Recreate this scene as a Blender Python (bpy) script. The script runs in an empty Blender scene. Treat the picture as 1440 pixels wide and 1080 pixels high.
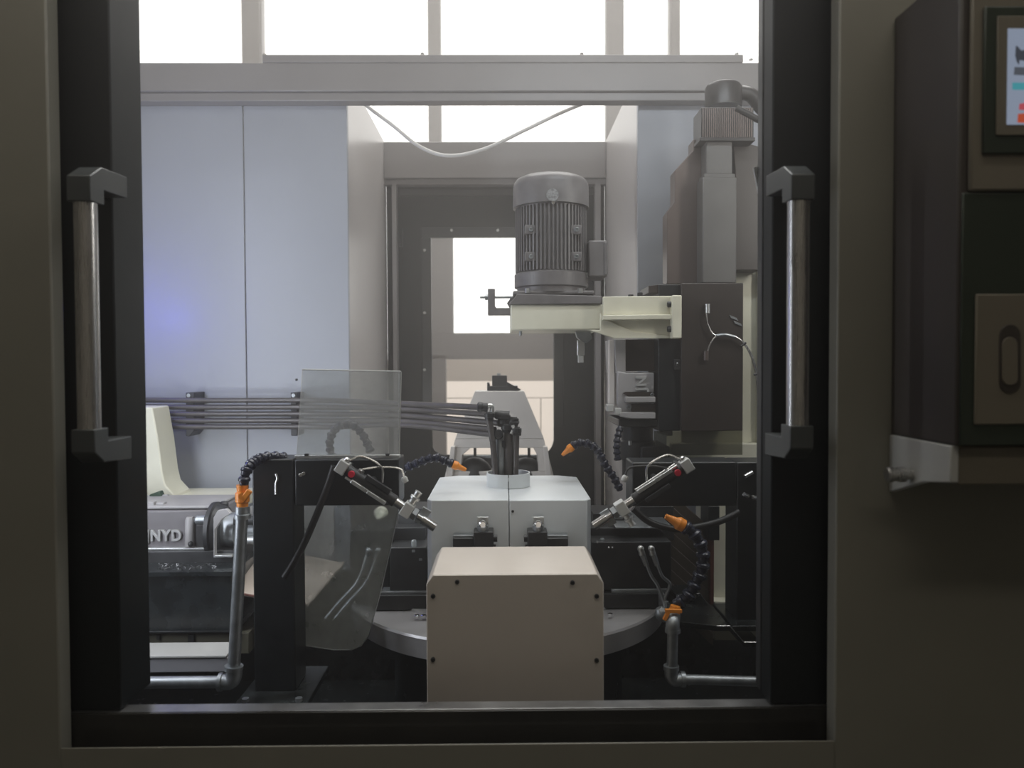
import bpy, math, random
from mathutils import Vector, Matrix, Euler
random.seed(7)
sc = bpy.context.scene
COL = sc.collection
EYE = 1.45
F = 1080.0
PITCH, YAW, ROLL = math.radians(1.485), math.radians(0.60), math.radians(0.25)
# ------------------------------------------------------------------ camera
cd = bpy.data.cameras.new('camera'); cam = bpy.data.objects.new('camera', cd); COL.objects.link(cam)
cd.sensor_width = 36.0; cd.lens = F / 1440.0 * 36.0; cd.clip_start = 0.05; cd.clip_end = 60
CM = Matrix.Rotation(-YAW, 4, 'Z') @ Matrix.Rotation(math.pi / 2 - PITCH, 4, 'X') @ Matrix.Rotation(-ROLL, 4, 'Z')
cam.matrix_world = Matrix.Translation((0, 0, EYE)) @ CM
cd.dof.use_dof = True; cd.dof.focus_distance = 1.9; cd.dof.aperture_fstop = 3.5
sc.camera = cam
# ------------------------------------------------------------------ exposure, world, lights
vs = sc.view_settings
vs.view_transform = 'Standard'; vs.look = 'None'; vs.gamma = 1.0; vs.use_curve_mapping = False; vs.exposure = 0.0
sc.cycles.use_denoising = True
sc.cycles.max_bounces = 8; sc.cycles.transparent_max_bounces = 12
sc.cycles.sample_clamp_indirect = 4.0
w = bpy.data.worlds.new('world'); sc.world = w; w.use_nodes = True
w.node_tree.nodes['Background'].inputs[0].default_value = (0.85, 0.92, 1.0, 1)
w.node_tree.nodes['Background'].inputs[1].default_value = 0.3

def area(name, loc, rot, size, power, color, sy=None):
    l = bpy.data.lights.new(name, 'AREA'); l.energy = power; l.color = color
    l.shape = 'RECTANGLE'; l.size = size; l.size_y = sy or size
    o = bpy.data.objects.new(name, l); COL.objects.link(o); o.location = loc; o.rotation_euler = rot
    return o
R = math.radians
# work lamp inside the machine, over the doors, shining down and back
area('work_lamp_light', (0.42, 1.42, EYE + 1.08), (R(40), 0, 0), 0.9, 4.6, (0.86, 0.93, 1.0), 0.10)
# unseen side fill added to brighten fronts and left wall, cooler
area('side_fill_light', (-1.05, 1.45, EYE + 0.15), (R(90), 0, R(-35)), 0.10, 8.5, (0.87, 0.91, 1.0), 1.15)
area('side_fill_light', (1.05, 1.45, EYE + 0.60), (R(90), 0, R(42)), 0.10, 3.6, (1.0, 0.96, 0.90), 0.5)  # matching fill added at the right, out of view, warmer
# fill added behind the left support beam to lift the dim guard and wall
area('guard_fill_light', (-0.40, 1.79, EYE - 0.265), (R(86), 0, R(8)), 0.22, 1.3, (0.95, 0.98, 1.0), 0.04)
# blue status lamp hidden behind the left door frame
bl = bpy.data.lights.new('status_lamp_light', 'POINT'); bl.energy = 0.9; bl.color = (0.10, 0.12, 1.0); bl.shadow_soft_size = 0.03
blo = bpy.data.objects.new('status_lamp_light', bl); COL.objects.link(blo); blo.location = (-1.10, 2.22, EYE + 0.16)
# unseen fills added for the hall and facade
# overhead fill added to brighten top faces, above the open-topped machine
area('overhead_fill_light', (0.2, 3.2, 4.85), (0, 0, 0), 3.6, 210.0, (1.0, 0.97, 0.93), 3.0)
# added strip grazing the facade top, standing in for lens flare
area('flare_fill_light', (-0.2, 0.72, 2.62), (R(15), 0, 0), 2.6, 4.6, (1.0, 0.95, 0.86), 0.12)
area('hall_fill_light', (0.3, -1.5, 4.3), (R(12), 0, 0), 2.5, 14.0, (1.0, 0.93, 0.80), 0.4)  # fill added behind the camera to lift the dim facade

# ------------------------------------------------------------------ helpers
def ray(px, py):
    return CM.to_3x3() @ Vector(((px - 720.0) / F, (540.0 - py) / F, -1.0))
def W(px, py, Y):
    d = ray(px, py); k = Y / d.y
    return Vector((d.x * k, Y, EYE + d.z * k))
def S(n, Y): return n * Y / F

def lin(c):
    c = c / 255.0
    return c / 12.92 if c <= 0.04045 else ((c + 0.055) / 1.055) ** 2.4
def rgb(r, g, b): return (lin(r), lin(g), lin(b))

MATS = {}
def mat(name, col, rough=0.5, metal=0.0, var=0.10, scale=14.0, bump=0.0, aniso=None, coat=0.0, dirt=None, dirt_amt=0.0, rv=0.07):
    m = bpy.data.materials.new(name); m.use_nodes = True; nt = m.node_tree; N = nt.nodes; L = nt.links
    b = N['Principled BSDF']
    b.inputs['Roughness'].default_value = rough; b.inputs['Metallic'].default_value = metal
    b.inputs['Coat Weight'].default_value = coat
    tc = N.new('ShaderNodeTexCoord'); mp = N.new('ShaderNodeMapping'); L.new(tc.outputs['Object'], mp.inputs[0])
    if aniso: mp.inputs['Scale'].default_value = aniso
    n = N.new('ShaderNodeTexNoise'); n.inputs['Scale'].default_value = scale; n.inputs['Detail'].default_value = 4
    L.new(mp.outputs[0], n.inputs['Vector'])
    r = N.new('ShaderNodeValToRGB')
    r.color_ramp.elements[0].position = 0.3; r.color_ramp.elements[1].position = 0.7
    r.color_ramp.elements[0].color = (*[max(0, c * (1 - var)) for c in col], 1)
    r.color_ramp.elements[1].color = (*[min(1, c * (1 + var)) for c in col], 1)
    L.new(n.outputs[0], r.inputs[0])
    out = r.outputs[0]
    if dirt:
        n2 = N.new('ShaderNodeTexNoise'); n2.inputs['Scale'].default_value = 5.0; n2.inputs['Detail'].default_value = 6
        L.new(tc.outputs['Object'], n2.inputs['Vector'])
        r2 = N.new('ShaderNodeValToRGB'); r2.color_ramp.elements[0].position = 0.52; r2.color_ramp.elements[1].position = 0.68
        r2.color_ramp.elements[1].color = (dirt_amt,) * 3 + (1,)
        L.new(n2.outputs[0], r2.inputs[0])
        mx = N.new('ShaderNodeMix'); mx.data_type = 'RGBA'
        L.new(r2.outputs[0], mx.inputs[0]); L.new(out, mx.inputs[6]); mx.inputs[7].default_value = (*dirt, 1)
        out = mx.outputs[2]
    L.new(out, b.inputs['Base Color'])
    mr = N.new('ShaderNodeMapRange'); mr.inputs[3].default_value = max(0.03, rough - rv); mr.inputs[4].default_value = min(1, rough + rv)
    L.new(n.outputs[0], mr.inputs[0]); L.new(mr.outputs[0], b.inputs['Roughness'])
    if bump:
        bp_ = N.new('ShaderNodeBump'); bp_.inputs['Strength'].default_value = bump; bp_.inputs['Distance'].default_value = 0.002
        L.new(n.outputs[0], bp_.inputs['Height']); L.new(bp_.outputs[0], b.inputs['Normal'])
    MATS[name] = m
    return m
def emit(name, col, s):
    m = bpy.data.materials.new(name); m.use_nodes = True; nt = m.node_tree
    nt.nodes.remove(nt.nodes['Principled BSDF'])
    e = nt.nodes.new('ShaderNodeEmission'); e.inputs[0].default_value = (*col, 1); e.inputs[1].default_value = s
    n = nt.nodes.new('ShaderNodeTexNoise'); n.inputs['Scale'].default_value = 0.6
    mr = nt.nodes.new('ShaderNodeMapRange'); mr.inputs[3].default_value = s * 0.92; mr.inputs[4].default_value = s * 1.08
    nt.links.new(n.outputs[0], mr.inputs[0]); nt.links.new(mr.outputs[0], e.inputs[1])
    nt.links.new(e.outputs[0], nt.nodes['Material Output'].inputs[0])
    return m
def acrylic(name, milk, milkcol, rough, tint=(0.93, 0.95, 0.95)):
    m = bpy.data.materials.new(name); m.use_nodes = True; nt = m.node_tree; N = nt.nodes; L = nt.links
    N.remove(N['Principled BSDF'])
    rf = N.new('ShaderNodeBsdfRefraction'); rf.inputs['Color'].default_value = (*tint, 1); rf.inputs['IOR'].default_value = 1.03
    rf.inputs['Roughness'].default_value = rough
    df = N.new('ShaderNodeBsdfDiffuse'); df.inputs[0].default_value = (*milkcol, 1)
    gl = N.new('ShaderNodeBsdfGlossy'); gl.inputs['Roughness'].default_value = 0.15; gl.inputs[0].default_value = (1, 1, 1, 1)
    n = N.new('ShaderNodeTexNoise'); n.inputs['Scale'].default_value = 9; n.inputs['Detail'].default_value = 5
    mr = N.new('ShaderNodeMapRange'); mr.inputs[3].default_value = milk * 0.6; mr.inputs[4].default_value = milk * 1.4
    L.new(n.outputs[0], mr.inputs[0])
    mx = N.new('ShaderNodeMixShader'); L.new(mr.outputs[0], mx.inputs[0]); L.new(rf.outputs[0], mx.inputs[1]); L.new(df.outputs[0], mx.inputs[2])
    fr = N.new('ShaderNodeFresnel'); fr.inputs[0].default_value = 1.35
    m2 = N.new('ShaderNodeMixShader'); L.new(fr.outputs[0], m2.inputs[0]); L.new(mx.outputs[0], m2.inputs[1]); L.new(gl.outputs[0], m2.inputs[2])
    L.new(m2.outputs[0], N['Material Output'].inputs[0])
    return m

class MB:
    def __init__(s): s.v = []; s.f = []
    def add(s, vs_, fs_):
        o = len(s.v); s.v += [Vector(v) for v in vs_]; s.f += [tuple(i + o for i in f) for f in fs_]; return s
    def box(s, x0, x1, y0, y1, z0, z1):
        if x0 > x1: x0, x1 = x1, x0
        if y0 > y1: y0, y1 = y1, y0
        if z0 > z1: z0, z1 = z1, z0
        return s.add([(x0,y0,z0),(x1,y0,z0),(x1,y1,z0),(x0,y1,z0),(x0,y0,z1),(x1,y0,z1),(x1,y1,z1),(x0,y1,z1)],
                     [(0,3,2,1),(4,5,6,7),(0,1,5,4),(1,2,6,5),(2,3,7,6),(3,0,4,7)])
    def bp(s, x0, y0, x1, y1, Y0, Y1):
        """box whose front face, at distance Y0, spans these photo coordinates"""
        mx, my = (x0 + x1) / 2, (y0 + y1) / 2
        return s.box(W(x0, my, Y0).x, W(x1, my, Y0).x, Y0, Y1, W(mx, y1, Y0).z, W(mx, y0, Y0).z)
    def cyl(s, p0, p1, r0, r1=None, n=20, cap=True):
        if r1 is None: r1 = r0
        return s.lathe(p0, p1, [(0, r0), (1, r1)], n, cap)
    def lathe(s, p0, p1, prof, n=20, cap=True):
        """prof: (t along p0->p1, radius)"""
        p0, p1 = Vector(p0), Vector(p1); d = (p1 - p0)
        u = d.normalized().orthogonal().normalized()
        if abs(d.normalized().z) > 0.99: u = Vector((1, 0, 0))
        v = d.normalized().cross(u).normalized(); u = v.cross(d.normalized()).normalized()
        vs_ = []; fs_ = []
        for t, r in prof:
            c = p0 + d * t
            for k in range(n):
                a = 2 * math.pi * k / n; vs_.append(c + (u * math.cos(a) + v * math.sin(a)) * r)
        for i in range(len(prof) - 1):
            for k in range(n):
                a, b = i * n + k, i * n + (k + 1) % n
                fs_.append((a, b, b + n, a + n))
        if cap:
            fs_.append(tuple(range(n))[::-1]); fs_.append(tuple(range((len(prof) - 1) * n, len(prof) * n)))
        return s.add(vs_, fs_)
    def tube(s, pts, r, n=10, sub=8, smooth=True, cap=True):
        pts = [Vector(p) for p in pts]
        if smooth and len(pts) > 2: pts = spline(pts, sub)
        vs_ = []; fs_ = []; u = None
        for i, p in enumerate(pts):
            d = (pts[min(i + 1, len(pts) - 1)] - pts[max(i - 1, 0)]).normalized()
            if u is None: u = d.orthogonal().normalized()
            u = (u - d * u.dot(d)).normalized(); v = d.cross(u)
            for k in range(n):
                a = 2 * math.pi * k / n; vs_.append(p + (u * math.cos(a) + v * math.sin(a)) * r)
        m = len(pts)
        for i in range(m - 1):
            for k in range(n):
                a, b = i * n + k, i * n + (k + 1) % n
                fs_.append((a, b, b + n, a + n))
        if cap:
            fs_.append(tuple(range(n))[::-1]); fs_.append(tuple(range((m - 1) * n, m * n)))
        return s.add(vs_, fs_)
    def prism(s, poly, ax, a0, a1):
        """poly: 2D points; ax 'x': (y,z), 'y': (x,z), 'z': (x,y); extruded a0..a1"""
        def mk(p, a): return {'x': (a, p[0], p[1]), 'y': (p[0], a, p[1]), 'z': (p[0], p[1], a)}[ax]
        n = len(poly); vs_ = [mk(p, a0) for p in poly] + [mk(p, a1) for p in poly]
        fs_ = [tuple(range(n)), tuple(range(n, 2 * n))[::-1]] + [(i, i + n, (i + 1) % n + n, (i + 1) % n) for i in range(n)]
        return s.add(vs_, fs_)
    def pp(s, pts, Y0, Y1):
        """upright plate: outline given in photo coordinates at distance Y0, extruded to Y1"""
        q = [W(a, b, Y0) for a, b in pts]
        return s.prism([(v.x, v.z) for v in q], 'y', Y0, Y1)
    def sphere(s, c, r, n=14):
        c = Vector(c)
        prof = [(0.5 - 0.5 * math.cos(math.pi * k / 8), max(1e-4, r * math.sin(math.pi * k / 8))) for k in range(9)]
        return s.lathe(c - Vector((0, 0, r)), c + Vector((0, 0, r)), prof, n, False)
    def obox(s, c, ax, half):
        """oriented box: centre, three axis vectors, half sizes"""
        c = Vector(c); a = [Vector(v).normalized() * h for v, h in zip(ax, half)]
        vs_ = [c + a[0]*i + a[1]*j + a[2]*k for k in (-1, 1) for j in (-1, 1) for i in (-1, 1)]
        return s.add(vs_, [(0,2,3,1),(4,5,7,6),(0,1,5,4),(1,3,7,5),(3,2,6,7),(2,0,4,6)])

def spline(pts, sub=8):
    out = []; P = [pts[0] * 2 - pts[1]] + pts + [pts[-1] * 2 - pts[-2]]
    for i in range(1, len(P) - 2):
        a, b, c, d = P[i-1], P[i], P[i+1], P[i+2]
        for k in range(sub):
            t = k / sub
            out.append(0.5 * ((2*b) + (c-a)*t + (2*a-5*b+4*c-d)*t*t + (3*b-a-3*c+d)*t**3))
    out.append(pts[-1]); return out

def link(name, mb, m, parent=None, bevel=0.0, smooth=True, ang=35):
    me = bpy.data.meshes.new(name); org = Vector((0, 0, 0))
    q = parent
    while q is not None: org = org + q.location; q = q.parent
    if parent is None:
        xs = [v for v in mb.v]; lo = Vector([min(v[i] for v in xs) for i in range(3)]); hi = Vector([max(v[i] for v in xs) for i in range(3)])
        org = Vector(((lo.x + hi.x) / 2, (lo.y + hi.y) / 2, lo.z))
    me.from_pydata([v - org for v in mb.v], [], mb.f); me.update()
    import bmesh
    bm = bmesh.new(); bm.from_mesh(me); bmesh.ops.recalc_face_normals(bm, faces=bm.faces); bm.to_mesh(me); bm.free()
    if smooth:
        me.shade_smooth(); me.set_sharp_from_angle(angle=R(ang))
    o = bpy.data.objects.new(name, me); COL.objects.link(o)
    if parent is not None: o.parent = parent
    else: o.location = org
    if m: me.materials.append(m)
    if bevel:
        b = o.modifiers.new('bevel', 'BEVEL'); b.width = bevel; b.segments = 2; b.limit_method = 'ANGLE'; b.angle_limit = R(40)
    return o
def tag(o, label=None, cat=None, group=None, kind=None):
    if label: o['label'] = label
    if cat: o['category'] = cat
    if group: o['group'] = group
    if kind: o['kind'] = kind
    return o
def thing(name, loc, label, cat, group=None):
    o = bpy.data.objects.new(name, None); COL.objects.link(o); o.location = Vector(loc); o.empty_display_size = 0.05
    return tag(o, label, cat, group)
def struct(name, mb, m, bevel=0): return tag(link(name, mb, m, None, bevel), kind='structure')
def B(): return MB()
def hexbolt(p, d, r, h):
    p, d = Vector(p), Vector(d).normalized()
    return B().cyl(p, p + d * h, r, r, 6)
def capbolt(p, d, r, h, n=12):
    p, d = Vector(p), Vector(d).normalized()
    return B().lathe(p, p + d * h, [(0, r), (0.85, r), (1, r * 0.85), (1, r * 0.5), (0.5, r * 0.5)], n)

# ------------------------------------------------------------------ materials
facade = mat('facade_paint', (0.21, 0.20, 0.165), 0.45, 0, 0.04, 6)
blackp = mat('black_paint', (0.008, 0.010, 0.011), 0.38, 0, 0.25, 20, 0.1)
bracketm = mat('bracket_black', (0.05, 0.055, 0.055), 0.35, 0, 0.08, 12)
doorblk = mat('door_black', (0.008, 0.010, 0.011), 0.50, 0, 0.10, 12)
doorblk.node_tree.nodes['Principled BSDF'].inputs['Specular IOR Level'].default_value = 0.22
servom = mat('servo_paint', (0.035, 0.033, 0.032), 0.35, 0, 0.1, 14)
castblk = mat('cast_black', (0.022, 0.023, 0.024), 0.42, 0, 0.3, 40, 0.2)
oilblk = mat('oily_black', (0.012, 0.015, 0.016), 0.25, 0, 0.5, 25, 0.2, dirt=(0.06, 0.065, 0.06), dirt_amt=0.5)
cream = mat('cream_paint', (0.76, 0.74, 0.60), 0.42, 0, 0.05, 9, dirt=(0.3, 0.27, 0.18), dirt_amt=0.25)
wallp = mat('enclosure_paint', (0.37, 0.385, 0.42), 0.42, 0, 0.03, 4)
wallb = mat('enclosure_sheen', (0.52, 0.49, 0.475), 0.32, 0.12, 0.015, 2, rv=0.0)
beamp = mat('beam_paint', (0.27, 0.255, 0.25), 0.38, 0, 0.04, 5)
coverg = mat('cover_grey', (0.66, 0.69, 0.70), 0.36, 0, 0.04, 8, dirt=(0.34, 0.36, 0.36), dirt_amt=0.3)
boxbeige = mat('box_beige', (0.57, 0.515, 0.455), 0.36, 0, 0.03, 5, dirt=(0.33, 0.29, 0.25), dirt_amt=0.3)
steel = mat('brushed_steel', (0.55, 0.54, 0.52), 0.28, 1.0, 0.10, 30, aniso=(20, 20, 0.5))
chrome = mat('chrome', (0.80, 0.80, 0.80), 0.10, 1.0, 0.03, 20)
alu = mat('aluminium', (0.62, 0.63, 0.62), 0.38, 0.9, 0.10, 30)
galv = mat('galvanised', (0.34, 0.36, 0.37), 0.42, 0.8, 0.20, 35, 0.1)
greyp = mat('grey_head_paint', (0.34, 0.33, 0.33), 0.45, 0, 0.10, 16, 0.1, dirt=(0.16, 0.15, 0.13), dirt_amt=0.4)
motorp = mat('motor_paint', (0.16, 0.15, 0.148), 0.40, 0, 0.15, 30, 0.1)
brownp = mat('brown_cover', (0.12, 0.094, 0.083), 0.35, 0.2, 0.08, 6)
darkbrown = mat('dark_cover', (0.032, 0.025, 0.021), 0.40, 0, 0.15, 8)
orange = mat('orange_plastic', (0.80, 0.27, 0.03), 0.35, 0, 0.08, 20)
segblk = mat('hose_segment_black', (0.018, 0.020, 0.035), 0.28, 0, 0.2, 20)
rubber = mat('rubber', (0.015, 0.015, 0.015), 0.5, 0, 0.2, 20)
redp = mat('red_anodised', (0.65, 0.03, 0.06), 0.3, 0.3, 0.05, 20)
redbrown = mat('red_brown_paint', (0.10, 0.03, 0.02), 0.5, 0, 0.1, 20)
whitec = mat('white_cable', (0.62, 0.60, 0.57), 0.45, 0, 0.04, 20)
trackm = mat('track_dark_steel', (0.03, 0.028, 0.024), 0.16, 0.3, 0.3, 9)
sillm = mat('sill_steel', (0.34, 0.34, 0.34), 0.30, 0.9, 0.2, 18, dirt=(0.2, 0.19, 0.17), dirt_amt=0.6)
concrete = mat('concrete', (0.12, 0.12, 0.11), 0.7, 0, 0.1, 4, 0.3)
hallwall = mat('hall_wall', (0.22, 0.20, 0.17), 0.8, 0, 0.05, 3)
mull = mat('mullion_paint', (0.14, 0.13, 0.125), 0.4, 0.1, 0.04, 6)
plinkm = mat('pale_plaster', (0.60, 0.52, 0.45), 0.8, 0, 0.04, 4)
discm = mat('table_steel', (0.50, 0.49, 0.49), 0.35, 0.5, 0.12, 12, dirt=(0.25, 0.25, 0.25), dirt_amt=0.6)
tubem = mat('tube_steel', (0.085, 0.078, 0.076), 0.35, 0.2, 0.15, 20)
whiteb = mat('white_bracket', (0.46, 0.46, 0.44), 0.45, 0, 0.05, 10)
panelin = mat('panel_beige', (0.17, 0.15, 0.115), 0.5, 0, 0.04, 8)
pdark = mat('panel_side_dark', (0.055, 0.046, 0.040), 0.5, 0, 0.08, 4)
pgreen = mat('panel_dark_green', (0.030, 0.040, 0.028), 0.35, 0, 0.1, 4)
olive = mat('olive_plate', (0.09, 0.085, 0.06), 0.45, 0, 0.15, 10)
acr_up = acrylic('frosted_acrylic', 0.30, (0.60, 0.60, 0.58), 0.14)
acr_lo = acrylic('oily_acrylic', 0.45, (0.46, 0.48, 0.46), 0.20, (0.90, 0.92, 0.92))
acr_dk = acrylic('smoked_acrylic', 0.12, (0.10, 0.10, 0.09), 0.05, (0.55, 0.55, 0.50))
pane = emit('frosted_pane_daylight', (1.0, 0.97, 0.92), 2.2)
pane_low = emit('low_pane_daylight', (1.0, 0.86, 0.73), 0.95)

# ================================================================== HALL (setting)
struct('floor', B().box(-6, 6, -3, 7.2, -0.1, 0), concrete)
struct('ceiling', B().box(-6, 6, -3, 7.2, 5.0, 5.1), hallwall)
struct('wall_left', B().box(-6.1, -6, -3, 7.2, 0, 5), hallwall)
struct('wall_right', B().box(6, 6.1, -3, 7.2, 0, 5), hallwall)
struct('wall_front', B().box(-6, 6, -3.1, -3, 0, 5), hallwall)
YW = 7.0
sillz = W(700, 536, YW).z
struct('wall_back', B().box(-6, 6, YW + 0.02, YW + 0.2, 0, 0.72).box(-6, 6, YW + 0.02, YW + 0.2, 4.9, 5.0), plinkm)
# mullions of the window wall behind the machine, pixel spans measured on the photograph
mulls = [(345, 373), (603, 621), (850, 875), (938, 953)]
edges = [-5.9]
k = 0
for a, b in [(-330, -305), (40, 62)] + mulls + [(1240, 1262), (1560, 1585)]:
    xa, xb = W(a, 60, YW).x, W(b, 60, YW).x
    k += 1
    struct('trim_%d' % k, B().box(xa, xb, YW - 0.10, YW + 0.02, 0.72, 4.9).box(xa + 0.012, xb - 0.012, YW - 0.13, YW - 0.10, 0.72, 4.9), mull)
    edges += [xa, xb]
edges.append(5.9)
k = 0
for i in range(0, len(edges), 2):
    k += 1
    o = struct('window_%d' % k, B().box(edges[i], edges[i+1], YW, YW + 0.01, 0.72, 4.9), pane)
# lower rail frame and low wall seen through the machine's rear doorway (Y about 4.6)
YR = 4.6
struct('trim_20', B().bp(560, 468, 860, 505, YR, YR + 0.08), mull)
struct('trim_21', B().box(W(604, 400, YR).x, W(637, 400, YR).x, YR, YR + 0.08, W(620, 468, YR).z, W(620, 300, YR).z)
       .box(W(604, 400, YR).x, W(626, 400, YR).x, YR, YR + 0.08, 0, W(620, 500, YR).z), mull)
YL = 5.6
struct('trim_22', B().bp(480, 505, 900, 536, YL, YL + 0.06), plinkm)
struct('window_20', B().bp(480, 536, 900, 760, YL + 0.03, YL + 0.05), pane_low)
fr = B()
for a, b, c, d in [(626, 558, 800, 560.3), (760, 559, 761.5, 700)]:
    fr.bp(a, b + 1, c, d, YL + 0.01, YL + 0.03)
struct('trim_23', fr, plinkm)

# ================================================================== MACHINE ENCLOSURE
YF = 1.20
Lx, Rx = W(75, 540, YF).x, W(1177, 540, YF).x
zb = W(640, 1047, YF).z
enc = thing('machine_enclosure', (0, 1.3, 0), 'dull grey-beige sheet metal machine enclosure around the wide door opening', 'machine enclosure')
link('front_panel', B().box(-1.6, Lx, YF, YF + 0.033, 0, 2.42), facade, enc, 0.003)
link('front_panel', B().box(Rx, 1.6, YF, YF + 0.033, 0, 2.42), facade, enc, 0.003)
link('lower_panel', B().box(Lx, Rx, YF, YF + 0.003, 0, zb), facade, enc, 0.003)
link('door_lintel', B().box(Lx, Rx, YF, YF + 0.033, 2.32, 2.42), facade, enc, 0.003)
# track / kick strip
tz0, tz1 = W(640, 1047, 1.236).z - 0.02, W(640, 1000, 1.236).z
tag(link('door_track', B().box(Lx - 0.04, Rx + 0.04, 1.236, 1.244, tz0, tz1), trackm, enc, 0.001), 'dark polished steel track face below the doors')
tag(link('sill', B().box(Lx - 0.04, Rx + 0.04, 1.244, 1.275, tz1 - 0.02, tz1 - 0.001), sillm, enc, 0.002), 'worn bright steel sill strip')
# inner side walls and floor pan
link('side_panel', B().box(-1.30, -1.27, 1.233, 3.3, 0.2, 2.40), wallp, enc)
link('side_panel', B().box(1.27, 1.30, 1.233, 3.3, 0.2, 2.40), wallp, enc)
link('bed_pan', B().box(-1.27, 1.27, 1.28, 2.39, 0.40, 0.46).box(-1.27, 1.27, 1.276, 1.286, 0.40, tz1 - 0.03), oilblk, enc)
# back panels either side of the alcove
YB = 2.42
ax0, ax1 = W(490, 400, YB).x, W(897, 400, YB).x
ztop = W(600, 100, YB).z
xs = W(345, 400, YB).x
zlo = W(700, 800, YB).z
link('darkening_panel', B().box(-1.27, 1.27, YB - 0.01, YB + 0.02, 0.45, zlo), oilblk, enc, 0.002)  # black panel put in so the lower back wall stays dark
link('back_panel', B().box(-1.27, xs - 0.0015, YB, YB + 0.02, zlo, ztop), wallp, enc, 0.002)
link('back_panel', B().box(xs + 0.0015, ax0, YB, YB + 0.02, zlo, ztop), wallp, enc, 0.002)
link('back_panel', B().box(ax1, 1.27, YB, YB + 0.02, zlo, ztop), wallp, enc, 0.002)
YA = 3.22
link('alcove_panel', B().box(ax0 - 0.004, ax0, YB + 0.02, YA, 0.3, ztop), wallb, enc)
link('alcove_panel', B().box(ax1, ax1 + 0.004, YB + 0.02, YA, 0.3, ztop), wallb, enc)
link('alcove_floor', B().box(ax0, ax1, YB, YA, 0.40, 0.46), oilblk, enc)
# header across the alcove back with angle return
hz0, hz1 = W(700, 262, YA).z, W(700, 205, YA).z
link('rear_header', B().box(ax0, ax1, YA - 0.06, YA, hz0 + 0.02, hz1), beamp, enc, 0.003)
link('rear_header_lip', B().box(ax0, ax1, YA - 0.045, YA, hz0 - 0.003, hz0 + 0.02), beamp, enc, 0.002)
for px, py in [(547, 204), (847, 203)]:
    p = W(px, py, YA - 0.03); link('screw', B().lathe(p, p + Vector((0, 0, 0.008)), [(0, .006), (.6, .006), (1, .002)], 8), steel, enc)
# light edge strips beside the rear doorway
link('edge_strip', B().box(W(552, 400, YA - .05).x, W(558, 400, YA - .05).x, YA - 0.05, YA, 0.46, hz0), beamp, enc, 0.001)
link('edge_strip', B().box(W(837, 400, YA - .05).x, W(845, 400, YA - .05).x, YA - 0.05, YA, 0.46, hz0), beamp, enc, 0.001)
# cross beam over the opening of the alcove
Yb = 2.36
z1 = W(640, 77, Yb).z; z2 = W(640, 88, Yb).z; z3 = W(640, 140, Yb).z; z4 = W(640, 128, Yb).z
link('cross_beam', B().box(-1.27, 1.27, Yb, YB - 0.001, z4, z2).box(-1.27, 1.27, Yb + 0.012, YB - 0.001, z3, z4), beamp, enc, 0.003)
link('beam_cap', B().box(W(369, 80, Yb).x, W(1045, 80, Yb).x, Yb - 0.002, YB - 0.01, z2, z1), beamp, enc, 0.002)
for px, py in [(594, 76), (818, 76), (1036, 76), (372, 77), (1056, 84)]:
    p = W(px, py, Yb + 0.02); link('screw', B().lathe(p - Vector((0, 0, .002)), p + Vector((0, 0, 0.004)), [(0, .006), (.6, .006), (1, .002)], 8), steel, enc)
for px, py in [(417, 534)]:
    p = W(px, py, YB); link('hole_plug', B().cyl(p - Vector((0, .002, 0)), p, .004, n=10), rubber, enc)

# rear door: black plate with a window opening, rounded lower corners
rd = thing('rear_doorway', (0, YA, 0.46), 'black rear wall with a tall light opening behind the motor', 'doorway')
def round_open(x0, y0, x1, y1, r, Y, n=6):
    """rectangle with the two lower corners rounded, photo coords"""
    pts = [(x0, y0), (x0, y1 - r)]
    pts += [(x0 + r - r * math.cos(a), y1 - r + r * math.sin(a)) for a in [math.pi / 2 * i / n for i in range(1, n + 1)]]
    pts += [(x1 - r + r * math.sin(a), y1 - r + r * math.cos(a)) for a in [math.pi / 2 * i / n for i in range(0, n)]]
    pts += [(x1, y1 - r), (x1, y0)]
    return [W(a, b, Y) for a, b in pts]
Yd = YA + 0.005
op = round_open(606, 334, 778, 640, 20, Yd)
xL, xR = ax0, ax1
dz0, dz1 = 0.46, hz0 + 0.01
mb = B()
mb.box(xL, op[0].x, Yd, Yd + 0.02, dz0, dz1); mb.box(op[-1].x, xR, Yd, Yd + 0.02, dz0, dz1)
mb.box(op[0].x, op[-1].x, Yd, Yd + 0.02, op[0].z, dz1)
low = [(p.x, p.z) for p in op[1:-1]]
mb.prism([(op[0].x, dz0)] + [(op[0].x, low[0][1])] + low[1:-1] + [(op[-1].x, low[-1][1]), (op[-1].x, dz0)], 'y', Yd, Yd + 0.02)
link('door_plate', mb, doorblk, rd)
a, b = W(592, 320, Yd - .012), W(606, 334, Yd - .012); c = W(792, 334, Yd - .012); d_ = W(778, 334, Yd)
zt = a.z; zm = b.z; lw = 0.46 + 0.5
link('frame_rail', B().box(a.x, c.x, Yd - 0.012, Yd, zm, zt), blackp, rd, 0.002)
link('frame_stile', B().box(a.x, b.x, Yd - 0.012, Yd, W(600, 600, Yd).z, zm - 0.001), blackp, rd, 0.002)
link('frame_stile', B().box(d_.x, c.x, Yd - 0.012, Yd, W(600, 600, Yd).z, zm - 0.001), blackp, rd, 0.002)
for px, py in [(635, 324), (597, 352), (597, 440), (700, 324), (597, 520)]:
    p = W(px, py, Yd - .012); link('screw', capbolt(p, (0, -1, 0), .006, .004), steel, rd)
link('hinge', B().bp(560, 322, 566, 346, Yd - 0.02, Yd).cyl(W(565, 322, Yd - .02), W(565, 346, Yd - .02), .006, n=10), blackp, rd)
# top rail inside black plate
link('upper_rail', B().bp(562, 266, 834, 275, Yd - 0.015, Yd), blackp, rd, 0.002)

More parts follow.
